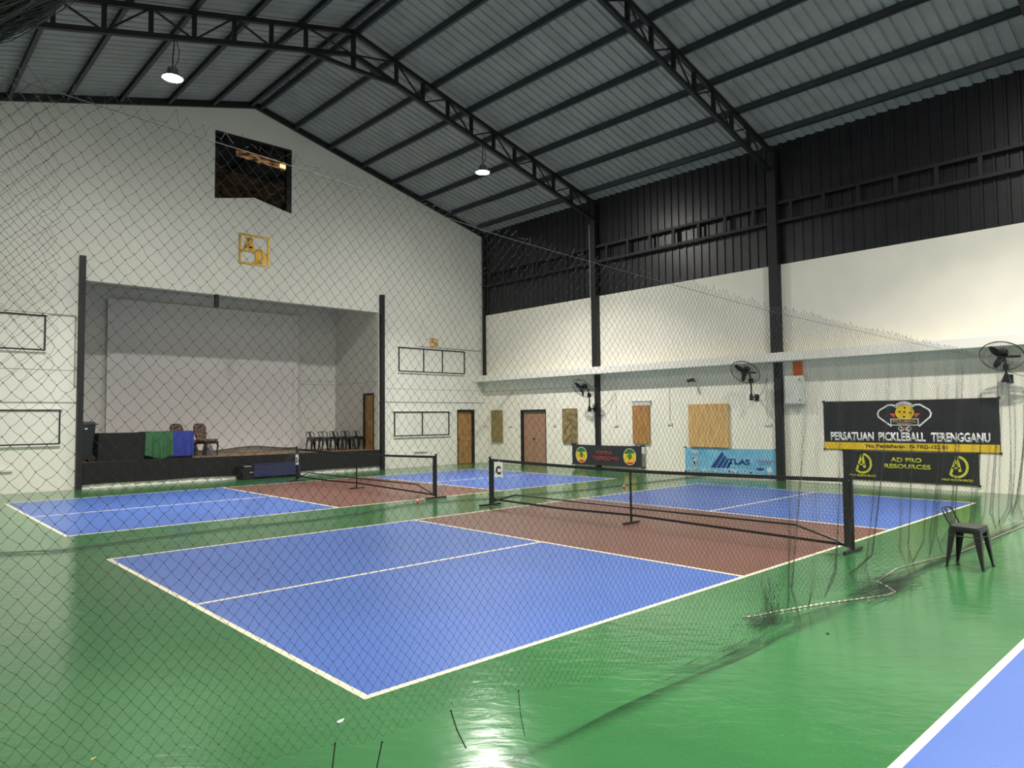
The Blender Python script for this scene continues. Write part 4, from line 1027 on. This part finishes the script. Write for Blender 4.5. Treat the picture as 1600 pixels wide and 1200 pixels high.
# ============================================================ HANGING BARRIER NET
bnet = empty('barrier_net', (6.0, -1.2, 0), 'tall dark diamond-mesh net hanging between the camera and the courts', 'net')
bnet.location = (0, 0, 0)
def rope_z(x):
    return np.interp(x, [-2.8, -2.0, -1.0, 0.1, 0.8, 1.6, 3.0, 5.7, 9.2, 11.4, 15.5], [2.82, 2.78, 2.72, 2.63, 2.60, 2.57, 2.52, 2.49, 2.47, 2.44, 2.5])
PINCH = [(3.2, 0.30, 0.75), (3.75, 0.12, 0.4), (4.7, 0.30, 0.65), (5.3, 0.25, 0.7), (5.9, 0.18, 0.5), (6.45, 0.25, 0.7), (7.2, 0.2, 0.6), (8.1, 0.3, 0.8), (9.0, 0.25, 0.7), (9.9, 0.3, 0.8), (11.0, 0.3, 0.8), (12.2, 0.4, 0.8), (13.5, 0.4, 0.8)]
def net_pos(U, Vv, jit):
    """U along the rope (m), Vv 0 at the rope .. 1 at the lower edge (may be <0 above the rope)"""
    v = np.clip(Vv, 0, 1)
    x = U.copy()
    for (c, w_, k) in PINCH:
        g = np.exp(-((x - c) / w_) ** 2) * k
        prof = np.clip((v - 0.25) / 0.75, 0, 1) ** 1.1
        x = x - (x - c) * g * prof
    zt_ = rope_z(U)
    zb_ = np.interp(U, [-2.8, -1.0, -0.6, 0.1, 0.34, 0.8, 1.5, 2.3, 2.9, 15.5], [0.42, 0.38, 0.33, 0.33, 0.24, 0.17, 0.12, 0.03, 0.02, 0.02])
    zb_ = zb_ + 0.03 * np.abs(np.sin(U * 4.3)) * (U < 2.5)
    z = zt_ + (zb_ - zt_) * Vv
    pl = np.clip((U - 2.4) / 1.5, 0, 1)
    y = -1.2 + 0.16 * v * v * pl + 0.03 * np.sin(U * 1.7) * v + pl * v * (0.05 * np.sin(U * 7.1 + 1.2 * v) + 0.03 * np.sin(U * 16.3))
    y = y + 0.02 * np.sin(U * 3.1 + v * 4)
    # slack on the floor
    sl = np.clip((v - 0.9) / 0.1, 0, 1) * np.clip((U - 2.6) / 0.6, 0, 1)
    y = y + sl * (0.10 + 0.14 * np.exp(-((U - 5.2) / 0.5) ** 2)) * np.sin(U * 5)
    x = x + jit[..., 0]; y = y + jit[..., 1]; z = z + jit[..., 2]
    z = np.maximum(z, 0.006)
    return np.stack([x, y, z], -1)
def diamond_net(U0, U1, V0, V1, du, dv, r, knots_to, yoff=0.0, seed=3, wob=0.0024):
    rg = np.random.default_rng(seed)
    nc = int((U1 - U0) / du); nr = int((V1 - V0) / dv)
    J, I = np.meshgrid(np.arange(nr + 1), np.arange(nc + 1), indexing='ij')
    U = U0 + (I + 0.5 * (J % 2)) * du; Vv = V0 + J * dv
    # smooth correlated wobble + individual wobble
    jit = rg.normal(0, wob, U.shape + (3,)) * np.array([1, 0.7, 0.7])
    jit[0] += rg.normal(0, 0.010, jit[0].shape); jit[0, :, 2] += rg.normal(0, 0.008, jit[0].shape[0])
    P = net_pos(U, Vv, jit); P[..., 1] += yoff
    e0 = []; e1 = []
    for j in range(nr):
        even = (j % 2 == 0)
        a = P[j]; b = P[j + 1]
        if even:
            e0.append(a); e1.append(b)                    # i -> i (right half step)
            e0.append(a[1:]); e1.append(b[:-1])
        else:
            e0.append(a); e1.append(b)
            e0.append(a[:-1]); e1.append(b[1:])
    A = np.concatenate(e0); B = np.concatenate(e1)
    L = np.linalg.norm(B - A, axis=1); ok = L < 0.2; A = A[ok]; B = B[ok]
    mid = (A + B) / 2; near = mid[:, 0] < 2.2
    # two-piece slightly bent strands near the camera
    bend = np.stack([np.zeros(len(mid)), rg.normal(0, 0.002, len(mid)), -np.abs(rg.normal(0.0028, 0.0012, len(mid)))], -1)
    m2 = mid + bend
    AA = np.concatenate([A[near], m2[near], A[~near]]); BB = np.concatenate([m2[near], B[near], B[~near]])
    rr_ = r * (1 + 0.6 * np.clip((AA[:, 0] - 0.3) / 3.0, 0, 1))
    V, F = seg_tubes(AA, BB, rr_, 3)
    # knots
    K = P.reshape(-1, 3); K = K[K[:, 0] < knots_to]
    kr = 0.002; off = np.array([[1, 0, 0], [-1, 0, 0], [0, 1, 0], [0, -1, 0], [0, 0, 1.2], [0, 0, -1.2]]) * kr
    KV = (K[:, None, :] + off[None]).reshape(-1, 3)
    tri = np.array([[0, 2, 4], [2, 1, 4], [1, 3, 4], [3, 0, 4], [2, 0, 5], [1, 2, 5], [3, 1, 5], [0, 3, 5]])
    KF = (np.arange(len(K)) * 6)[:, None, None] + tri[None]; KF = KF.reshape(-1, 3)
    return V, F, KV, KF, P
V, F, KV, KF, P = diamond_net(-2.75, 15.3, -0.022, 1.0, 0.048, 0.0118, 0.00066, 4.5)
o = fast_mesh('net_mesh', V, F, M_NETTHREAD, bnet); o['kind'] = 'stuff'
kn = fast_mesh('net_knots', KV, KF, M_NETTHREAD, bnet); kn['kind'] = 'stuff'
# folded-over second layer at the left end
V, F, KV, KF, P2 = diamond_net(-2.75, -1.80, -0.03, 0.40, 0.05, 0.013, 0.0006, 4.5, yoff=0.10, seed=9, wob=0.003)
o = fast_mesh('folded_layer', V, F, M_NETTHREAD, bnet); o['kind'] = 'stuff'
# head rope
mb = MB(); mb.tube([(x, -1.2, float(rope_z(x))) for x in np.linspace(XL, XW, 90)], 0.0015, 6); mb.build('head_rope', M_NETTHREAD, bnet, smooth=True)
# tie cords
for (a, b, r_) in [((-0.86, -1.2, 0.40), (-0.90, -1.24, 0.16), 0.0028), ((-0.64, -1.2, 0.335), (-0.70, -1.22, 0.10), 0.0028), ((-0.27, -1.2, 0.36), (-0.19, -1.21, 0.17), 0.0028), ((0.16, -1.2, 0.335), (0.20, -1.2, 0.10), 0.0018)]:
    a = Vector(a); b = Vector(b); md = (a + b) / 2 + Vector((-0.008, 0, 0))
    mb = MB(); mb.tube([a, md, b], r_, 6)
    mb.lathe([(0, -0.006), (0.006, 0), (0, 0.006)], 8, Matrix.Translation(a)); mb.build('tie_cord', M_WEB, bnet)
# tangled clump at the first gather
def tangle(cx, cy, cz, sx, sy, sz, n, seed, r=0.0012):
    rg = np.random.default_rng(seed); A = []; B = []
    for k in range(n):
        p = np.array([cx, cy, cz]) + rg.normal(0, 1, 3) * [sx, sy, sz]
        for q_ in range(5):
            d = rg.normal(0, 1, 3) * [sx, sy, sz] * 0.5; q2 = p + d; q2[2] = max(q2[2], 0.003); p[2] = max(p[2], 0.003)
            A.append(p.copy()); B.append(q2.copy()); p = q2
    return np.array(A), np.array(B)
A1, B1 = tangle(3.22, -0.98, 0.13, 0.035, 0.03, 0.09, 90, 11)
A2, B2 = tangle(3.15, -0.95, 0.02, 0.12, 0.06, 0.02, 70, 12)
A3, B3 = tangle(5.25, -1.15, 0.02, 0.30, 0.10, 0.015, 120, 13)
A4, B4 = tangle(5.0, -1.28, 0.015, 0.28, 0.05, 0.012, 90, 14)
A5, B5 = tangle(2.2, -1.12, 0.015, 0.35, 0.03, 0.012, 25, 15)
A6, B6 = tangle(8.4, -1.22, 0.015, 1.2, 0.04, 0.012, 60, 16)
V, F = seg_tubes(np.concatenate([A1, A2, A3, A4, A5, A6]), np.concatenate([B1, B2, B3, B4, B5, B6]), 0.0008, 3)
o = fast_mesh('net_tangle', V, F, M_NETTHREAD, bnet); o['kind'] = 'stuff'

# gathered bundle of spare netting hung high at the left
rg = np.random.default_rng(21); A = []; B = []
ctrl = np.array([(-2.62, -1.15, 2.78), (-2.3, -1.15, 2.85), (-2.0, -1.15, 2.97), (-1.82, -1.15, 3.22), (-1.66, -1.15, 3.7), (-1.55, -1.15, 4.6), (-1.5, -1.15, 6.2), (-1.5, -1.15, 8.1)])
tt = np.linspace(0, 1, len(ctrl)); ts = np.linspace(0, 1, 34)
C = np.stack([np.interp(ts, tt, ctrl[:, k]) for k in range(3)], -1)
for _ in range(3): C[1:-1] = (C[:-2] + 2 * C[1:-1] + C[2:]) / 4
for s_ in range(620):
    a = rg.uniform(0, 2 * math.pi); rr_ = 0.15 * math.sqrt(rg.uniform(0, 1)); ph = rg.uniform(0, 6.3)
    off = np.stack([rr_ * np.cos(a + 0.5 * np.sin(ts * 5 + ph)), 0.8 * rr_ * np.sin(a + 0.5 * np.sin(ts * 6 + ph)), rr_ * np.sin(a + 1 + ts * 2)], -1) * (1 - 0.6 * ts[:, None])
    p = C + off + rg.normal(0, 0.003, C.shape); A.append(p[:-1]); B.append(p[1:])
V, F = seg_tubes(np.concatenate(A), np.concatenate(B), 0.0018, 3)
o = fast_mesh('gathered_net', V, F, M_NETTHREAD); tag(o, 'thick bundle of gathered dark netting hanging at the top left', 'net')

# chain weighting the net on the floor
path = [(3.20, -0.74), (3.30, -0.79), (3.42, -0.82), (3.55, -0.85), (4.1, -1.03), (4.83, -1.33), (5.0, -1.33), (5.2, -1.18), (5.32, -1.05), (5.68, -1.02), (6.1, -0.98), (6.61, -1.04), (7.56, -1.20), (8.4, -1.22), (9.3, -1.23), (10.6, -1.27), (13.0, -1.25), (15.4, -1.22)]
pp = [Vector((a, b, 0.009)) for a, b in path]
links = []; pos = []; dist = 0
for a, b in zip(pp[:-1], pp[1:]):
    L = (b - a).length; n = max(1, round(L / 0.034))
    for k in range(n): pos.append((a.lerp(b, (k + 0.5) / n), (b - a).normalized()))
mb = MB()
for k, (p, d) in enumerate(pos[:330]):
    side = d.cross(Vector((0, 0, 1))); w_ = side if k % 2 else (side * 0.45 + Vector((0, 0, 0.55)))
    ring = []
    for q_ in range(8):
        a = 2 * math.pi * q_ / 8; ring.append(p + d * (0.022 * math.cos(a)) + w_ * (0.011 * math.sin(a)))
    mb.tube(ring, 0.0036, 4, closed=True)
tag(mb.build('weight_chain', M_CHAIN), 'pale steel chain lying on the floor along the foot of the hanging net', 'chain')

# fallen net lying between the two courts
rg = np.random.default_rng(5); A = []; B = []
ctl = np.array([(-2.7, 7.45), (-0.9, 7.42), (-0.3, 7.12), (1.0, 7.3), (2.25, 7.38), (3.3, 7.25), (4.3, 7.3), (5.4, 7.75), (6.0, 7.8), (7.4, 7.46), (8.8, 7.25), (10.2, 7.05), (12.2, 7.1), (14.3, 7.07), (15.4, 7.1)])
for s_ in range(16):
    xs_ = np.linspace(-2.7, 15.4, 150); yc = np.interp(xs_, ctl[:, 0], ctl[:, 1])
    wv = 0.035 * (1 + 1.2 * np.exp(-((xs_ - 2.3) / 0.3) ** 2) + 1.2 * np.exp(-((xs_ - 5.7) / 0.5) ** 2))
    y = yc + rg.normal(0, 1) * wv + rg.normal(0, 0.012, len(xs_)); z = np.abs(rg.normal(0.012, 0.012, len(xs_))) + 0.002
    p = np.stack([xs_, y, z], -1); A.append(p[:-1]); B.append(p[1:])
for c0, top_ in (((2.3, 7.4), (3.4, 7.35, 1.4)), ((6.3, 7.7), (8.2, 7.4, 2.3)), ((5.8, 7.8), (5.9, 7.6, 0.25))):
    for s_ in range(14):
        p0 = np.array([c0[0] + rg.normal(0, 0.12), c0[1] + rg.normal(0, 0.06), 0.01]); p1 = np.array(top_) + rg.normal(0, 0.03, 3)
        tts = np.linspace(0, 1, 9)[:, None]; p = p0 * (1 - tts) + p1 * tts; p[:, 0] += -0.15 * np.sin(np.pi * tts[:, 0]); A.append(p[:-1]); B.append(p[1:])
V, F = seg_tubes(np.concatenate(A), np.concatenate(B), 0.001, 3)
o = fast_mesh('fallen_net', V, F, M_NETTHREAD); tag(o, 'dark net lying gathered on the green strip between the two courts', 'net')

# ============================================================ SMALL THINGS ON THE FLOOR
M_PINKB = mat('pink_ball', (236, 110, 120), 0.4)
def ball(x, y, lab):
    bm = bmesh.new(); bmesh.ops.create_icosphere(bm, subdivisions=3, radius=0.037)
    me = bpy.data.meshes.new('pickleball'); bm.to_mesh(me); bm.free(); me.materials.append(M_PINKB)
    me.polygons.foreach_set('use_smooth', [True] * len(me.polygons))
    o = bpy.data.objects.new('pickleball', me); COL.objects.link(o); o.location = (x, y, 0.0375); tag(o, lab, 'ball', 'pink balls on the floor')
    mb = MB()
    for k in range(14):
        ph = math.acos(1 - 2 * (k + 0.5) / 14); th = math.pi * (1 + 5 ** 0.5) * k
        n_ = Vector((math.sin(ph) * math.cos(th), math.sin(ph) * math.sin(th), math.cos(ph)))
        mb.lathe([(0, 0.0), (0.0045, 0.0), (0.0045, 0.0006), (0, 0.0006)], 10, Matrix.Translation(n_ * 0.0369) @ n_.to_track_quat('Z', 'Y').to_matrix().to_4x4())
    mb.build('ball_hole', mat('ball_hole_dark', (120, 40, 46), 0.6), o)
ball(6.02, 7.95, 'pink ball on the green strip left of the far court net foot')
ball(11.19, 6.75, 'pink ball on the green floor behind the centre post of the nearer net')
mb = MB(); mb.prism([(0, 0), (0.03, 0.008), (0.05, 0.03), (0.02, 0.028), (-0.005, 0.016)], lambda a, b, d: (a - 0.28, b - 0.19, d), 0.0, 0.004)
tag(mb.build('paper_scrap', M_SIGNW), 'small white paper scrap on the green floor left of the blue court corner', 'scrap')
mb = MB(); mb.prism([(0, 0), (0.025, 0.004), (0.03, 0.018), (0.008, 0.02)], lambda a, b, d: (a - 1.4, b + 0.30, d), 0.0, 0.003)
tag(mb.build('dry_leaf', mat('leaf_tan', (176, 150, 104), 0.8)), 'tiny tan dry leaf on the green floor at the lower left', 'leaf')
mb = MB(); mb.lathe([(0, 0), (0.012, 0), (0.012, 0.006), (0, 0.01)], 10, Matrix.Translation((3.27, -1.42, 0)))
tag(mb.build('rubber_plug', M_WEB), 'tiny black rubber plug on the green floor right of the net chain', 'plug')
